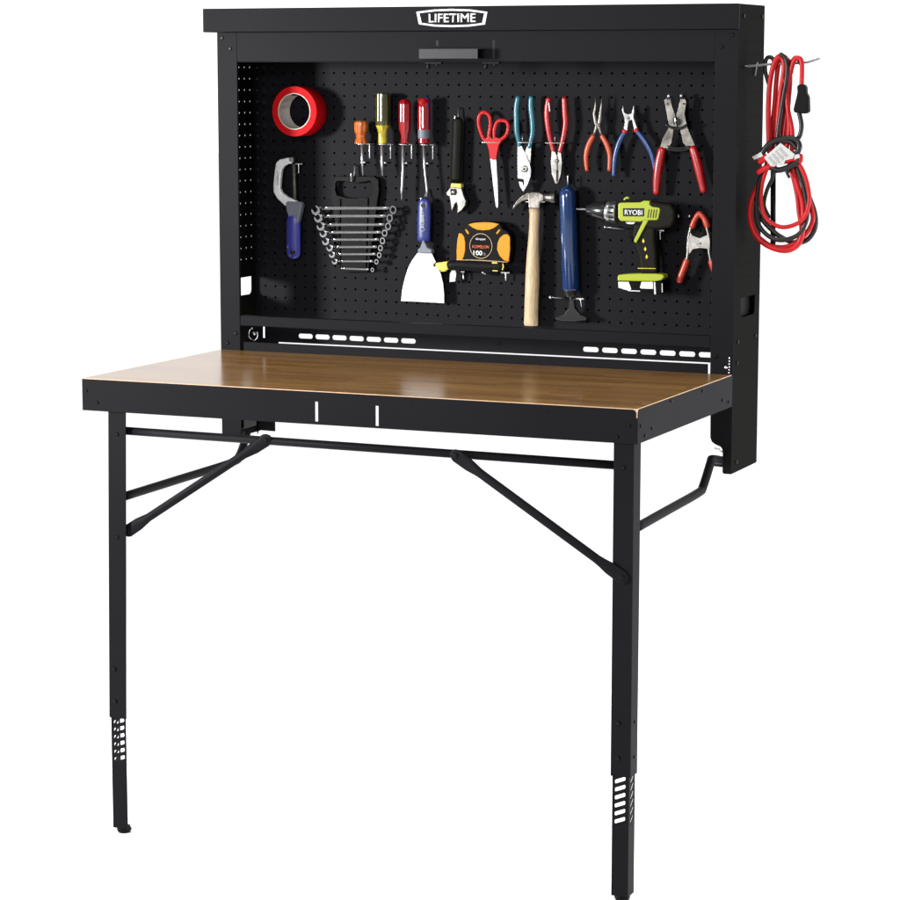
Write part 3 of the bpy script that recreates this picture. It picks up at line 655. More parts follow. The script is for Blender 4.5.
# putty knife
t = thing('putty_knife', 'broad putty knife with a white steel blade and cobalt blue handle', 'putty knife', P(424, 250, -.8)); Y = -.95
mb = MB(); mb.ppx([(417.5, 253), (412.5, 259.5), (408, 268), (404.4, 280), (402.2, 290), (401, 301), (422, 301.9), (444, 303.2), (444, 295), (443, 284), (440.8, 274.5), (437, 265), (431.8, 253.5)], Y, .05, 0); mb.build('blade', 'blade', t)
mb = MB(); mb.rtube(Pp([(424.2, 203.5), (424.1, 215), (423.8, 228), (423.8, 242)], Y, 4), [.56]+[.6+.06*math.sin(k/12*math.pi) for k in range(1, 12)]+[.5], 20, 0, .5, (1, 0)); mb.build('handle', 'cobalt', t)
mb = MB(); mb.ppx([(417.4, 249.5), (420, 247.5), (422.2, 241), (423, 239.5), (424.2, 241), (427, 247.5), (431.6, 249.8), (431.4, 253.6), (417.6, 253.2)], Y-.38, .7); mb.build('ferrule', 'greyrubber', t, .08)
mb = MB(); q = P(423, 205.5, Y-.3); mb.tube([(q.x, Y-.34, q.z), (q.x, Y-.25, q.z)], .2, 14); mb.build('hanging_hole', 'blackgloss', t)
q = P(422.6, 219.5, Y-.33); text('lettering', 'KOBALT', (q.x, Y-.35, q.z), .28, 'paper', t, width=1.4, axis='Z')
mb = MB(); q = P(422.6, 229.3, Y-.33); rr = .17
mb.tube([(q.x+rr*math.cos(k*math.pi/8), Y-.345, q.z+rr*math.sin(k*math.pi/8)) for k in range(17)], .025, 6, cap=False); mb.build('emblem', 'paper', t)

# adjustable wrench
t = thing('adjustable_wrench', 'adjustable wrench with a long black grip hanging jaw down', 'wrench', P(456, 170, -.6)); Y = -.8
mb = MB(); mb.rtube(Pp([(457.7, 122), (457, 145), (456.3, 165), (455.8, 182.5)], Y, 3), [.5]+[.5]*8+[.48], 16, 0, .5, (1, 0)); mb.build('grip', 'olive', t)
mb = MB(); mb.ppx([(451, 183.2), (461, 183.8), (461, 188), (450.3, 187.2)], Y-.3, .6); mb.build('collar', 'lemon', t, .05)
mb = MB(); mb.ppx([(450.5, 187), (446, 193), (446.5, 195), (449.5, 196.5), (450.5, 203), (451.3, 210.5), (452.3, 211.3), (454.5, 204.5), (456.3, 202.5), (457.6, 206), (457, 213.8), (461.5, 210.5), (465.2, 205.5), (465.8, 201.5), (463.2, 195.5), (461.2, 188)], Y-.22, .5); mb.build('jaw', 'steel', t, .07)
mb = MB(); q = P(453.3, 192, Y-.24); mb.box(q.x-.28, q.x+.28, Y-.25, Y-.2, q.z-.28, q.z+.28); mb.tube([(q.x-.2, Y-.27, q.z), (q.x+.2, Y-.27, q.z)], .15, 12, 1)
mb.build('adjusting_screw', ['blackgloss', 'chrome'], t)

# scissors
t = thing('scissors', 'scissors with bright red loop handles, hanging blades down', 'scissors', P(492, 150, -.8)); Y = -.85
mb = MB()
L1 = [(484.5, 112.2), (489.5, 116), (490.6, 124), (489.3, 133), (488.2, 140), (484.3, 139.5), (480.5, 131), (478.7, 122), (480, 115)]
L2 = [(501.5, 120.3), (507, 122), (508.3, 128), (506.2, 135), (501, 139.5), (495.5, 140), (494.3, 134), (495, 127), (497.5, 122)]
for l_ in (L1, L2): 
    pts = [P(v.x, v.y, Y) for v in crv([Vector(q) for q in l_], 4, True)]; pts.append(pts[0]); pts.append(pts[1]); mb.tube(pts, .165, 10, cap=False)
mb.ppx([(484.5, 139), (489, 136), (492.3, 139), (496, 137.5), (502, 139.5), (498.5, 145), (497, 152), (496, 158.7), (493.5, 160), (490, 158.5), (489, 151), (487.5, 145)], Y-.15, .34)
mb.build('handle', 'redplastic', t, .05)
mb = MB(); mb.ppx([(490, 158), (496, 158), (497.6, 185), (498, 206), (497, 208.5), (495.8, 206), (492.5, 180)], Y-.03, .06); mb.build('blade', 'brightsteel', t, .015)
mb = MB(); mb.ppx([(492, 158), (496.6, 158), (498.3, 185), (498, 206)], Y+.04, .06); mb.build('blade', 'steel', t)

# pliers helper
def grip_pair(t, lines, mt, r, Y, flat=.8, part='grip'):
    for ln in lines:
        m_ = MB(); pts = Pp(ln, Y, 5); N_ = len(pts); rr = [r*(.82+.25*math.sin(math.pi*min(1, .15+k/N_))) for k in range(N_)]
        m_.rtube(pts, rr, 14, 0, flat, (1, 1)); m_.build(part, mt, t)
def plates(t, name, outs, Y, th, mt, bev=.06):
    for k, o_ in enumerate(outs): m_ = MB(); m_.ppx(o_, Y+(k % 2)*.09, th); m_.build(name, 'steel' if (k % 2 and mt == 'brightsteel') else mt, t, bev)
def pivot(t, x, y, Y, r=.2):
    m_ = MB(); q = P(x, y, Y); m_.tube([(q.x, Y, q.z), (q.x, Y-.06, q.z), (q.x, Y-.09, q.z)], [r, r, r*.7], 16); m_.tube([(q.x, Y-.085, q.z), (q.x, Y-.095, q.z)], r*.35, 8, 1); m_.build('pivot', ['steel', 'blackgloss'], t)
# teal slip joint
t = thing('slip_joint_pliers', 'bright steel pliers with teal grips pointing up', 'pliers', P(525, 150, -.8), 'pliers and cutters on the pegboard'); Y = -.9
grip_pair(t, [[(518, 98), (516.5, 108), (516.6, 120), (517, 132), (518.6, 140), (519.6, 146.5)], [(531.2, 98), (531, 107), (532.4, 119), (532.9, 131), (531.5, 139), (529.6, 146.5)]], 'tealgrip', .25, Y)
plates(t, 'jaw', [[(517.3, 146), (521.6, 146), (525.5, 154), (529.6, 163.5), (531, 170), (530.4, 177), (527.5, 185), (523.3, 192), (520, 187), (518.5, 181.5), (522.3, 181.8), (523.3, 186), (524, 184), (523.6, 179.5), (517.6, 178.3), (517.4, 165)], [(526.8, 146), (531.4, 146), (530.8, 156), (530.3, 164), (527, 160), (524.8, 152.5)]], Y-.15, .25, 'brightsteel', .03)
pivot(t, 524.6, 169, Y-.15, .3)
# red linesman
t = thing('square_nosed_pliers', 'steel pliers with red grips pointing up, just right of the teal gripped pliers', 'pliers', P(556, 150, -.8), 'pliers and cutters on the pegboard')
grip_pair(t, [[(548.4, 99.5), (547, 112), (547.8, 124), (550, 138), (553.4, 151)], [(564.2, 99), (565, 112), (565.7, 123), (563.8, 136), (560, 151)]], 'redgrip', .25, Y)
plates(t, 'jaw', [[(551.6, 151), (555, 151.5), (557, 156), (557.2, 184), (555.2, 183.8), (551.6, 174), (550.8, 163)], [(557.4, 156), (558, 151.5), (560.6, 151), (561.9, 163), (560.8, 174), (557.8, 184), (557.4, 184)]], Y-.17, .34, 'steel', .05)
pivot(t, 556.3, 161, Y-.14, .16)
mb = MB(); a, b = P(548.8, 103, Y-.25), P(549.8, 111, Y-.25); mb.rtube([a, b], .05, 8); mb.build('white_streak', 'white', t)  # short white streak along the left grip
mb = MB(); q0, q1 = P(556.7, 170, Y-.18), P(556.9, 181, Y-.18); mb.box(q0.x-.05, q0.x+.05, Y-.185, Y-.175, q1.z, q0.z); mb.build('jaw_gap', 'blackgloss', t)
# needle nose
t = thing('needle_nose_pliers', 'open needle nose pliers with short orange grips pointing down', 'pliers', P(598, 135, -.8), 'pliers and cutters on the pegboard')
grip_pair(t, [[(593, 136.5), (588.5, 145.5), (586, 157), (586.9, 169.5)], [(602.3, 136.5), (607, 145), (609.8, 155), (609.3, 169.5)]], 'orangegrip', .22, Y)
for ln, rr in (([(595.7, 94), (595.5, 106), (594.6, 114), (595.6, 121), (597.2, 126), (595.4, 131), (593, 137)], [.03, .1, .2, .2, .2, .14, .14]), ([(602.4, 94), (601.4, 106), (600.8, 114), (600, 121), (598.8, 126), (600.3, 131), (602.2, 137)], [.03, .1, .2, .2, .2, .14, .14])):
    m_ = MB(); ps = [P(x, y, Y) for x, y in ln]; m_.tube(ps, rr, 10, 0, .9); m_.build('jaw', 'wornsteel', t)
pivot(t, 598, 124.5, Y-.15, .13)
# diagonal cutters
t = thing('diagonal_cutters', 'bright diagonal cutters with long dark blue grips and red collars', 'cutters', P(628, 130, -.8), 'pliers and cutters on the pegboard')
grip_pair(t, [[(625, 132), (619.6, 141.5), (615.8, 154), (614.3, 165), (613.8, 175)], [(636.6, 130.5), (645, 141.5), (652, 155), (655, 169.5)]], 'bluegrip', .22, Y)
plates(t, 'jaw', [[(623, 104.8), (622, 111), (624, 117), (624.8, 121), (623.6, 131), (627, 131), (628.6, 121), (632, 120), (634.2, 130), (637.4, 129), (633.5, 117.5), (634.2, 111), (633.6, 105), (632.4, 110), (631.8, 113), (628, 114), (624.2, 112.6), (623.4, 109)]], Y-.15, .32, 'brightsteel', .05)
pivot(t, 628.3, 118.3, Y-.15, .14)
for p_, q_ in (((625.6, 129.5), (624.4, 132.6)), ((635.5, 128.6), (637, 131.5))): mb = MB(); mb.tube([P(*p_, Y), P(*q_, Y)], .235, 14, 0, .85); mb.build('collar', 'redplastic', t)
# big wire stripper
t = thing('locking_ring_pliers', 'large worn steel pliers with thick long red grips, spread open at the upper right', 'pliers', P(678, 140, -.8), 'pliers and cutters on the pegboard')
grip_pair(t, [[(662, 150), (659, 164), (657, 180), (656.4, 192)], [(693.3, 149), (697, 161), (700.5, 176), (703.4, 190)]], 'redgrip', .37, Y)
plates(t, 'head', [[(664, 100), (666.5, 98), (670.5, 98.5), (672, 106), (675.5, 116), (678, 124), (676, 127), (669, 126), (666.8, 114)], [(680.5, 98), (685, 98.5), (686.3, 102), (684.5, 114), (687, 125), (681, 128), (675, 126), (675.8, 117), (678.5, 107)]], Y-.2, .2, 'wornsteel', .03)
plates(t, 'handle_plate', [[(669.5, 126), (674, 126.8), (673.2, 134), (671.5, 143), (668, 148.5), (659.6, 148.5), (663, 138)], [(680, 127.5), (687, 126), (691.5, 137), (696, 148), (688.5, 149), (683, 143), (681, 134)]], Y-.14, .2, 'wornsteel', .04)
for x, y in ((668.7, 95.6), (681.3, 95.3)): mb = MB(); q = P(x, y, Y-.1); mb.tube([(q.x, Y+.05, q.z-.15), (q.x, Y-.1, q.z+.1)], [.2, .12], 10); mb.build('tip', 'brightsteel', t)
for x, y in ((669, 98.3), (681.8, 98)): mb = MB(); q = P(x, y, Y-.24); mb.box(q.x-.22, q.x+.22, Y-.24, Y-.0, q.z-.1, q.z+.03); mb.build('tip_band', 'blackgloss', t)
for x, y in ((667.8, 104), (683.6, 103.8)): mb = MB(); q = P(x, y, Y-.2); mb.tube([(q.x, Y-.21, q.z), (q.x, Y-.17, q.z)], .08, 10); mb.build('wire_hole', 'blackgloss', t)
mb = MB()
mb.tube(Pp([(666, 124.5), (671, 127.5), (676.5, 129), (682, 127.5), (687.5, 124)], Y-.25, 4), .1, 8)
mb.build('retaining_ring', 'blackgloss', t)
mb = MB(); mb.rtube(Pp([(668, 146), (676, 148.5), (690, 147), (686, 149.5), (678, 150.5), (668, 149.5)], Y-.05, 3), .12, 8); mb.build('spring', 'blackgloss', t)
mb = MB(); mb.rtube(Pp([(675.3, 118.5), (676.2, 126)], Y-.32, 1), .08, 8); mb.build('stud', 'chrome', t)
mb = MB(); q = P(677, 122, Y-.22); mb.tube([(q.x, Y-.3, q.z), (q.x, Y-.15, q.z)], .3, 16); mb.build('pivot', 'blackgloss', t)

# measuring tape
t = thing('measuring_tape', 'black and yellow measuring tape with a round 100 ft label', 'measuring tape', P(483, 262, -.8)); Y = -1.3
mb = MB(); mb.ppx([(456, 262), (455.8, 250), (457, 236), (459.5, 231.5), (464, 228.5), (468, 224), (472, 222), (484, 221.7), (497, 222.2), (500.5, 224.5), (503, 229), (508, 232), (510.3, 236.5), (510.3, 250), (508.8, 262.3), (482, 262)], Y, 1.15); mb.build('case', 'blackrubber', t, .12, 3)
mb = MB()
mb.ppx([(468, 224.3), (475, 222.7), (484, 222.2), (492, 222.6), (499, 224), (494, 228), (489, 230), (483, 230.4), (477, 229.8), (472, 227.5)], Y-.06, .3)
mb.ppx([(456.6, 260), (456.4, 250), (457.2, 240), (458.7, 233.2), (461.5, 233.5), (464, 236.5), (465.2, 243), (465, 251), (463.6, 257), (462, 260)], Y-.06, .3)
mb.ppx([(509.8, 237), (509.9, 250), (508.5, 261.8), (504, 260.5), (499.5, 256), (497, 250), (497.3, 243.5), (499.5, 238), (503.5, 234.5), (507.5, 234.2)], Y-.06, .3)
for pts in ([(464.8, 229.8), (466.3, 229), (469.2, 233), (468.6, 234.3), (467, 233.8)], [(500.5, 229.8), (499, 229.2), (495.8, 233), (496.4, 234.3), (498, 233.6)]): mb.ppx(pts, Y-.06, .2)
mb.build('pad', 'yellow', t, .05)
mb = MB(); q = P(481, 246, Y-.04); mb.tube([(q.x, Y+.05, q.z), (q.x, Y-.05, q.z)], 1.1, 40); mb.build('dial', 'blackplastic', t, .03)
mb = MB(); rr = 1.06; mb.tube([(q.x+rr*math.cos(k*math.pi/24)*.98, Y-.05, q.z+rr*math.sin(k*math.pi/24)) for k in range(49)], .035, 6, cap=False); mb.build('dial_ring', 'ash', t)
a = P(481, 239.3, Y-.06); text('label_lettering', 'Gripper', (a.x, Y-.075, a.z), .24, 'white', t, width=.95, bold=.005)
a = P(480.8, 246.8, Y-.06); text('label_lettering', 'KOMELON', (a.x, Y-.075, a.z), .27, 'orangeink', t, width=1.55, bold=.01)
a = P(478, 253, Y-.06); text('label_lettering', '100', (a.x, Y-.075, a.z), .42, 'white', t, width=.82, bold=.02)
a = P(484.6, 254, Y-.06); text('label_lettering', 'ft', (a.x, Y-.075, a.z), .3, 'greyrubber', t, width=.26)
mb = MB(); q0, q1 = P(457, 261.3, Y-.05), P(507.5, 261.8, Y-.05); mb.tube(Pp([(456.5, 260.2), (470, 260), (487, 260.8), (507.5, 262.2)], Y-.08, 4), .045, 6); mb.build('seam', 'ash', t)
# utility knife
t = thing('utility_knife', 'black knife with a yellow tip lying on hooks below the measuring tape', 'knife', P(468, 267, -1.2)); Y = -1.75
mb = MB(); mb.rtube(Pp([(449.5, 266), (458, 265), (475, 266.3), (492, 267), (502, 267)], Y, 4), [.32]+[.42]*4+[.43]*11+[.36], 16, 0, .6); mb.build('grip', 'blackrubber', t)
mb = MB(); mb.ppx([(434.8, 264.5), (436, 262.8), (441, 262.3), (447.5, 261.2), (446.6, 265), (448.2, 269.8), (441.5, 270.5), (437, 269.8)], Y-.2, .4); mb.build('nose', 'lemon', t, .08)
mb = MB(); mb.ppx([(432.8, 264.3), (435.3, 262.3), (435.8, 266.5), (433.5, 267)], Y-.12, .25); mb.build('blade_tip', 'blackgloss', t, .03)
mb = MB(); mb.rtube(Pp([(492.5, 262.8), (497, 263)], Y-.22, 1), .07, 8); mb.rtube(Pp([(503, 264), (503.4, 267), (502.5, 269.5)], Y-.15, 3), .06, 8); mb.rtube(Pp([(441, 271), (446, 270.6)], Y-.2, 1), .05, 8); mb.rtube(Pp([(493, 270.7), (497.5, 270.9)], Y-.2, 1), .05, 8); mb.build('yellow_trim', 'lemon', t)
m_ = MB(); m_.ppx([(450, 272.5), (456.3, 272), (455.3, 281.5), (449.3, 282.3)], -.9, .08); m_.ppx([(451, 270), (456, 270), (456, 273), (451, 273)], -.9, .85)
h = m_.build('metal_clip', 'brightsteel', None, .03); h['label'] = 'bright folded metal clip under the yellow knife nose'; h['category'] = 'clip'

# hammer
t = thing('claw_hammer', 'claw hammer with a worn steel head and pale wooden handle', 'hammer', P(534, 205, -.9)); Y = -1.05
mb = MB()
for s_ in (0, 1):
    mb.ppx([(511.2, 211.2), (513.5, 205), (517.5, 199.5), (522.5, 195), (528.5, 192.2), (534, 192), (538, 193.5), (538.5, 201.5), (531, 202.2), (527, 200), (522.5, 201.3), (517.5, 204.8)], Y-.42+s_*.47, .40)
mb.build('claw', 'wornsteel', t, .09, 3)
mb = MB(); mb.ppx([(527.6, 193), (533, 191.4), (539, 192.3), (543.5, 194.6), (543.5, 200.4), (539.6, 203), (539.4, 209.3), (528.5, 208.8), (528, 202.5)], Y-.48, .96); mb.build('head', 'wornsteel', t, .12, 3)
mb = MB(); a, b = P(542, 197.3, Y), P(556, 197.8, Y); mb.tube([a, a.lerp(b, .3), a.lerp(b, .55), a.lerp(b, .7), b+Vector((-.05, 0, 0)), b], [.42, .34, .36, .46, .46, .40], 20); mb.build('face', 'darksteel', t)
cl = []
prof = [(207, 528.8, 540.2), (215, 529.2, 540), (227, 529, 539.2), (240, 528, 539), (255, 526.6, 539.2), (270, 525.6, 539.5), (285, 525, 539.4), (300, 524.5, 538.6), (315, 524, 538.2), (323, 523.6, 538.4), (325.6, 524.2, 537.8)]
mb = MB(); mb.tube([P((x0+x1)/2, y, Y) for y, x0, x1 in prof], [(P(x1, y, Y).x-P(x0, y, Y).x)/2*.93 for y, x0, x1 in prof], 20, 0, .78); mb.build('handle', 'ash', t)

# hand pump
t = thing('hand_pump', 'glossy dark blue hand pump with a black T handle at the bottom', 'pump', P(570, 290, -1)); Y = -1.15
mb = MB(); a, b = P(567.6, 192, Y), P(570.6, 290, Y); mb.tube([a+Vector((0, 0, .5)), a+Vector((0, 0, .42)), a+Vector((0, 0, .2)), a-Vector((0, 0, .1)), a-Vector((0, 0, .4)), b+Vector((0, 0, .1)), b], [.25, .34, .58, .69, .72, .72, .68], 32)
mb.build('barrel', 'pumpblue', t)
mb = MB(); a = P(567.5, 186.8, Y); mb.tube([a-Vector((0, 0, .2)), a+Vector((0, 0, .12))], [.16, .12], 14); mb.build('nozzle', 'pumpblue', t)
mb = MB(); a, b = P(570.5, 289.5, Y), P(571, 297, Y); mb.tube([a, a.lerp(b, .5), b], [.62, .5, .42], 20); mb.tube([b, P(571.5, 312, Y)], .15, 12)
mb.ppx([(569.5, 299), (573.5, 299), (575, 309), (579, 314), (586.5, 317.5), (586, 319.8), (576, 321), (562, 320.7), (555, 319.2), (555.8, 317.2), (564, 314.5), (568.5, 308.5)], Y-.22, .44)
mb.build('t_handle', 'plasticgrey', t, .06, 2)

# drill
t = thing('cordless_drill', 'lime green and black cordless drill with a pale battery', 'drill', P(645, 280, -1)); Y = -1.6
mb = MB(); mb.rtube(Pp([(577, 208.9), (588, 209.3)], Y, 1), .085, 8); mb.build('bit', 'chrome', t)
mb = MB(); a, b = P(586.5, 209.3, Y), P(607, 211.3, Y); mb.tube([a, a.lerp(b, .04), a.lerp(b, .35), a.lerp(b, .4), a.lerp(b, .9), b], [.3, .42, .62, .68, .86, .86], 28); mb.build('chuck', 'blackgloss', t)
mb = MB(); a, b = P(606, 211.3, Y), P(617.5, 212.3, Y); mb.tube([a, a.lerp(b, .1), a.lerp(b, .45), a.lerp(b, .5), a.lerp(b, .9), b], [.7, .84, .86, .78, .86, .8], 28); mb.build('torque_collar', 'brightsteel', t)
mb = MB()
for k in range(12):
    th_ = k*math.pi/6; c_ = a.lerp(b, .72); q = c_+Vector((0, math.cos(th_)*.84, math.sin(th_)*.84)); mb.box(q.x-.25, q.x+.2, q.y-.1, q.y+.1, q.z-.09, q.z+.09)
mb.build('collar_notch', 'blackgloss', t, .02)
body = [(617.5, 203.5), (620, 202.4), (640, 202), (645, 200.6), (652, 201.5), (662, 203), (671, 204.5), (674.5, 210), (674.5, 221), (671, 227.5), (660, 229.5), (650, 229), (640, 226), (634, 222.5), (618.5, 221)]
mb = MB(); mb.ppx(body, Y-.7, 1.0); mb.build('motor_housing', 'charcoal', t, .3, 4)
mb = MB(); mb.ppx([(617.8, 204), (620, 202.6), (640, 202.3), (644, 200.6), (650, 201), (649.5, 204.5), (652, 206.8), (659, 207.5), (660.3, 209.5), (658.5, 219), (656.5, 220.3), (645, 220.3), (640, 221.8), (620, 221), (618, 218)], Y-.76, .6); mb.build('shell', 'lime', t, .1, 3)
mb = MB(); mb.rtube(Pp([(624.5, 199.5), (626.5, 197.8), (628.5, 198)], Y-.3, 3), .1, 8); mb.build('bit_clip', 'lime', t)
mb = MB(); mb.ppx([(625, 222), (636.5, 222), (633, 224.3), (627, 224)], Y-.5, .5); mb.build('lamp', 'battery', t, .06)
mb = MB(); mb.ppx([(622.8, 208.2), (644.2, 208.2), (644.2, 216.5), (623, 216.3)], Y-.775, .1); pl = mb.build('name_plate', 'blackgloss', t, .01)
a = P(633.6, 212.4, Y-.79); text('lettering', 'RYOBI', (a.x, Y-.79, a.z), .42, 'white', t, width=1.55, bold=.012, th=.02)
mb = MB()
for k in range(4):
    x = 647.6+k*2.6; pts = [(x+1.0, 209.3), (x+2.0, 209.3), (x+.6, 218), (x-.4, 218)]; mb.ppx(pts, Y-.775, .05)
mb.build('vent_slot', 'blackgloss', t)
mb = MB(); mb.ppx([(636, 222), (655, 226), (654.8, 240), (656.4, 256), (657, 274.5), (640, 274), (638.5, 258), (634.5, 245), (631.5, 236), (633, 226)], Y-.55, 1.1); mb.build('grip', 'charcoal', t, .26, 4)
mb = MB(); mb.ppx([(643.5, 220), (648.5, 220), (636, 243.2), (633.4, 241.2)], Y-.74, .5); mb.build('accent_strip', 'lime', t, .05)
mb = MB(); mb.ppx([(626, 229), (635.5, 228), (632.5, 239.5), (628.5, 238.5), (626.5, 234)], Y-.25, .5); mb.build('trigger', 'blackplastic', t, .1, 3)
mb = MB()
for x, y in ((643.3, 241), (645.2, 249), (646.6, 256.8)):
    mb.ppx([(x, y-2.4), (x+1.2, y), (x, y+2.4), (x-1.2, y)], Y-.59, .1)
mb.rtube(Pp([(638, 268.3), (655.5, 268.6)], Y-.55, 1), .035, 6)
mb.build('grip_mark', 'lemon', t)
mb = MB(); mb.ppx([(617.2, 275.8), (619, 274.8), (630, 273.9), (640, 273.7), (655, 273.7), (663, 274.6), (664.2, 277), (661.5, 280.2), (655, 281.5), (617.4, 281)], Y-.85, 1.2); mb.build('battery_seat', 'lime', t, .12, 3)
mb = MB(); mb.ppx([(618, 281), (663.4, 281.8), (663.4, 292.5), (656, 294.2), (645, 292), (629, 291.5), (618, 288)], Y-.8, 1.6); bt = mb.build('battery', 'blackplastic', t, .06)
mb = MB(); mb.ppx([(618.2, 281.8), (628.6, 281.8), (631.3, 289.2), (629, 291), (618.3, 287.6)], Y-.84, .1); mb.ppx([(641.5, 281.8), (652.7, 281.8), (653.3, 289), (641, 288.6), (639.8, 287.6)], Y-.84, .1); mb.ppx([(653.7, 282), (655.2, 282), (656, 294.4), (654.2, 294.2)], Y-.84, .1); mb.ppx([(629, 290.3), (640, 290.5), (640, 291.6), (629, 291.3)], Y-.84, .1); mb.ppx([(661.6, 283.5), (662.5, 283.5), (662.6, 292.5), (661.8, 292.3)], Y-.84, .1)
mb.build('battery_panel', 'battery', bt, .02)

# spring clamp
t = thing('spring_clamp', 'silver spring clamp with orange jaw tips and grips, at the lower right corner', 'clamp', P(699.5, 243, -.8)); Y = -1.1
mb = MB()
for pts in ([(691.3, 227), (689.2, 236), (688.4, 246), (688.3, 253), (686.8, 262)], [(707, 227), (709.2, 236), (709.2, 246), (709.8, 253), (711.6, 263)]):
    mb.tube(Pp(pts, Y, 4), .17, 8, 0, 1.4)
mb.ppx([(690.5, 233), (692.5, 235.5), (699.5, 238.3), (706.5, 235.3), (708.5, 233), (710, 242), (709.5, 252), (707, 248.8), (699.8, 248), (692.5, 249.3), (689.5, 254), (688, 243)], Y-.25, .08)
mb.build('arms', 'steel', t, .02)
mb = MB(); q = P(699.5, 243.5, Y-.3); mb.tube([(q.x, Y-.3, q.z), (q.x, Y+.3, q.z)], .13, 14); mb.tube([(q.x+.26*math.cos(k*math.pi/8), Y-.26, q.z+.26*math.sin(k*math.pi/8)) for k in range(5, 14)], .02, 6); mb.build('rivet', 'darksteel', t)
for pts, r in (([(686.8, 261), (683.5, 270), (679.6, 280)], .29), ([(711.6, 262), (715, 271), (718.5, 281)], .29)): mb = MB(); mb.rtube(Pp(pts, Y, 3), r, 14); mb.build('grip', 'redorange', t)
for pts in ([(699, 213.8), (695.6, 218.5), (692.5, 226)], [(700, 213.8), (704.3, 218.5), (707.5, 226)]): mb = MB(); mb.rtube(Pp(pts, Y, 3), [.24]*4+[.27]*3, 12); mb.build('jaw_pad', 'redorange', t)

# ================================================================= CORD on the cabinet's side
CY = -3.0
a = PX(747, 66, XB)
hy = a.y
def Q(x, y, d=0): return P(x, y, hy+d)
m_ = MB(); m_.rtube([PX(747, 66.3, XB)+Vector((.02, 0, 0)), Q(757, 65.5), Q(775, 63.8), Q(797, 63.2), Q(808, 62.2), Q(814, 60.3), Q(819, 58.6)], .1, 8)
m_.rtube([PX(747.5, 66, XB)+Vector((.05, -.8, 0)), PX(755, 65.5, XB)+Vector((.05, 0, 0)), PX(757, 64, XB)+Vector((.05, 0, .1))], .05, 8); m_.rtube([PX(755.5, 66, XB)+Vector((.1, 0, 0)), PX(754, 75, XB)+Vector((.1, 0, 0))], .06, 8)
h = m_.build('side_hook', 'hookgrey'); h['label'] = 'long silver hook sticking out of the cabinet side, upturned at its tip'; h['category'] = 'hook'
t = thing('power_cord', 'red and black cord coiled and tied, hanging right of the cabinet', 'cord', Q(787, 60))
reds = [
 ([(769.5, 152), (768.5, 130), (768.5, 105), (770, 82), (774, 64), (779, 56.5), (783, 59), (784, 70), (781, 90), (778.5, 115), (776.5, 152)], -.5, .22),
 ([(772.5, 152), (773, 125), (775, 100), (776.5, 80), (779, 63), (784.5, 56.8), (788, 66), (787.5, 90), (783.5, 120), (779.5, 152)], .1, .20),
 ([(783, 152), (787, 125), (789, 100), (790.5, 78), (788.5, 60.5), (784.5, 60)], -.2, .17),
 ([(792, 152), (792, 130), (788, 110), (786.5, 92), (790, 75), (793.5, 62), (797, 58), (801, 60), (802, 68), (801.5, 86)], -.6, .2),
 ([(786.5, 152), (789, 128), (787, 100), (785, 80)], -.65, .17),
 ([(774.5, 155), (768, 166), (762, 185), (761.5, 205), (767, 219), (779, 226.5), (791, 226), (803, 219), (809, 203), (808, 187), (803, 171), (796, 160)], -.75, .17),
 ([(770, 159), (765, 170), (759, 185), (752, 200), (750, 215), (753.5, 230), (762, 241.5), (775, 248.5), (788, 250), (798, 244), (802.5, 231), (803, 205), (798, 187), (794, 173), (791, 160)], -.35, .24),
 ([(759.5, 238), (771, 246), (786, 247), (798, 241), (808, 231), (813, 219), (810.5, 205), (806, 190)], .1, .2),
 ([(788, 160), (792.5, 175), (797, 195), (799, 213), (801.5, 230), (798, 242)], .25, .18)]
blks = [
 ([(770, 88), (765.5, 72), (766, 60), (770, 57), (773.5, 60), (773.5, 66)], .3, .17),
 ([(776, 152), (779, 125), (783, 100), (787, 75), (786, 60), (781, 54.5)], -.75, .19),
 ([(801, 64), (796.5, 57.5), (793, 60), (791, 64), (791.5, 72)], -.3, .17),
 ([(799, 112), (801.5, 125), (800, 135), (796, 141), (793.5, 145)], -.5, .2),
 ([(767, 165), (760, 180), (756.5, 200), (757.5, 220), (763, 231), (774, 239), (787, 239.5), (800, 233), (807, 218), (806.5, 203), (803, 185), (797, 168)], -.5, .18),
 ([(764, 175), (757, 190), (756, 205), (762, 219), (772, 230), (781, 237), (794, 242.5), (807, 240), (815, 228), (815, 214), (810, 199), (802, 180), (797, 165)], .35, .2),
 ([(770, 158), (773, 175), (767, 190), (764, 205), (769, 217)], -.1, .16)]
mr = MB()
for pts, d, r in reds: mr.rtube([Q(v.x, v.y, d) for v in crv([Vector(p) for p in pts], 6)], r*1.02, 10)
mr.build('red_wire', 'cordred', t)
mk_ = MB()
for pts, d, r in blks: mk_.rtube([Q(v.x, v.y, d) for v in crv([Vector(p) for p in pts], 6)], r*1.02, 10)
mk_.build('black_wire', 'cordblack', t)
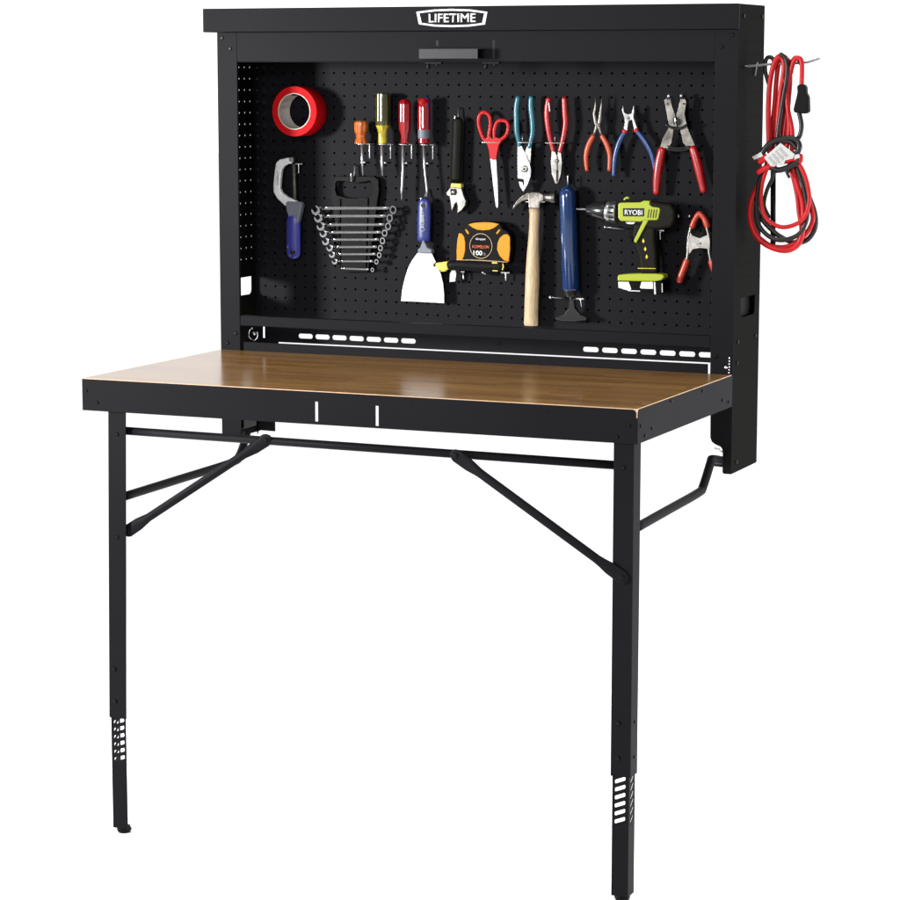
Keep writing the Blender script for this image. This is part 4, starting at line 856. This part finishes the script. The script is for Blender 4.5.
# tie wraps
mb = MB()
for pts, r, mi in (([(763, 152), (768, 145), (776, 140.5), (788, 138.5), (796, 140), (799.5, 146), (797, 153), (792, 155)], .24, 0), ([(764, 149), (771, 143), (781, 141), (791, 142.5), (796, 148)], .2, 0), ([(760, 162), (768, 159), (780, 162), (794, 159), (800, 161), (800.5, 156)], .22, 1), ([(758.5, 172), (766, 168), (774, 166)], .24, 1), ([(759, 160), (765, 156)], .2, 1), ([(770, 167), (779, 170), (791, 166), (799, 160)], .24, 0), ([(776, 172), (783, 168), (790, 172), (786, 170), (789, 177)], .12, 0)):
    mb.rtube([Q(v.x, v.y, -.95) for v in crv([Vector(p) for p in pts], 5)], r, 10, mi)
mb.build('tie_wrap', ['cordblack', 'cordred'], t)
mb = MB(); mb.ppx([(764, 157.5), (780.5, 143), (794.5, 154), (793, 158.5), (785, 160.5), (783.5, 166), (781.5, 164), (774, 166.5), (770.5, 166)], hy-1.3, .03); tag_ = mb.build('paper_tag', 'paper', t)
mb = MB(); mb.ppx([(752, 157), (761, 152), (763, 156), (754.5, 159.8)], hy-1.2, .03); mb.build('tag_end', 'paper', t); mb = MB(); mb.ppx([(794, 155), (799, 154), (800, 157.5), (794.5, 159.5)], hy-1.25, .03); mb.build('tag_end', 'paper', t)
mb = MB()
d1 = (P(780.5, 143, hy-1.31)-P(764, 157.5, hy-1.31)).normalized(); d2 = Vector((d1.z, 0, -d1.x)); o0 = P(766.5, 158, hy-1.31)
for k in range(7):
    for j in range(4):
        L_ = .2+random.random()*.12; p0 = o0+d1*(.1+j*.38)+d2*(.1+k*.14); p1 = p0+d1*L_
        mb.add([p0, p1, p1+d2*.05, p0+d2*.05], [(0, 1, 2, 3)])
mb.build('fine_print', 'ink', tag_)
# plug
mb = MB()
mb.ppx([(796.5, 86), (799, 84.3), (804, 84.5), (805.5, 87), (806, 93), (808, 97), (808.5, 112), (805, 114), (793.5, 112.5), (793, 109), (796, 97), (797, 92)], hy-.95, .75)
mb.build('plug', 'blackrubber', t, .12, 3)
# dangling black strap
st = MB(); a, b = Q(773.2, 170, .6), Q(773, 245.5, .6); st.tube([a, b], .22, 4, 0, .3)
st.build('strap_tail', 'blackplastic', t)

# ================================================================= LIGHT
w = bpy.data.worlds.new('World'); sc.world = w; w.use_nodes = True; nt = w.node_tree; bg = nt.nodes['Background']
tc = nt.nodes.new('ShaderNodeTexCoord'); sp = nt.nodes.new('ShaderNodeSeparateXYZ'); mr_ = nt.nodes.new('ShaderNodeMapRange')
mr_.interpolation_type = 'SMOOTHSTEP'
mr_.inputs['From Min'].default_value = -.75; mr_.inputs['From Max'].default_value = .15
mr_.inputs['To Min'].default_value = .26; mr_.inputs['To Max'].default_value = 1.5
nt.links.new(tc.outputs['Generated'], sp.inputs[0]); nt.links.new(sp.outputs['Y'], mr_.inputs['Value']); nt.links.new(mr_.outputs['Result'], bg.inputs['Strength'])
bg.inputs['Color'].default_value = (1, 1, 1, 1)
def lamp(name, pos, target, size, power, size_y=None, col=(1, 1, 1)):
    l = bpy.data.lights.new(name, 'AREA'); l.energy = power; l.size = size; l.color = col
    if size_y: l.shape = 'RECTANGLE'; l.size_y = size_y
    o = bpy.data.objects.new(name, l); C.objects.link(o); o.location = W(pos)
    o.rotation_euler = (W(target)-W(pos)).to_track_quat('-Z', 'Y').to_euler(); return o
k_ = lamp('key_softbox', (-92, -122, 2), (16, 0, -14), .62, 54); k_.data.spread = R(80)
lamp('added_fill', (38, -170, 30), (18, 0, -12), .9, 9).data.spread = R(60)  # added frontal fill lamp that brightens the shadowed tools
lamp('overhead_fill', (20, -30, 110), (20, -20, -60), 2.5, 60, 2.5)  # added unseen lamp above, brightens tabletop and floor

for nm_, px_ in (('left_floor_fill', -95), ('right_floor_fill', 140)):  # added low lamps that wash the floor up to plain white
    lamp(nm_, (px_, 5, -31), (20, -10, -62), .8, 26).data.spread = R(95)
cam = bpy.data.cameras.new('camera'); co = bpy.data.objects.new('camera', cam); C.objects.link(co); sc.camera = co
cam.sensor_width = 36; cam.sensor_fit = 'HORIZONTAL'; cam.lens = 36*FPX/900; cam.clip_start = .05; cam.clip_end = 500
rot = Matrix((_r2, _u2, -_f)).transposed(); co.matrix_world = Matrix.Translation(W(EYE)) @ rot.to_4x4()
sc.view_settings.view_transform = 'Standard'; sc.view_settings.look = 'None'; sc.view_settings.exposure = 0; sc.view_settings.gamma = 1
sc.render.resolution_x = 1024; sc.render.resolution_y = 1024
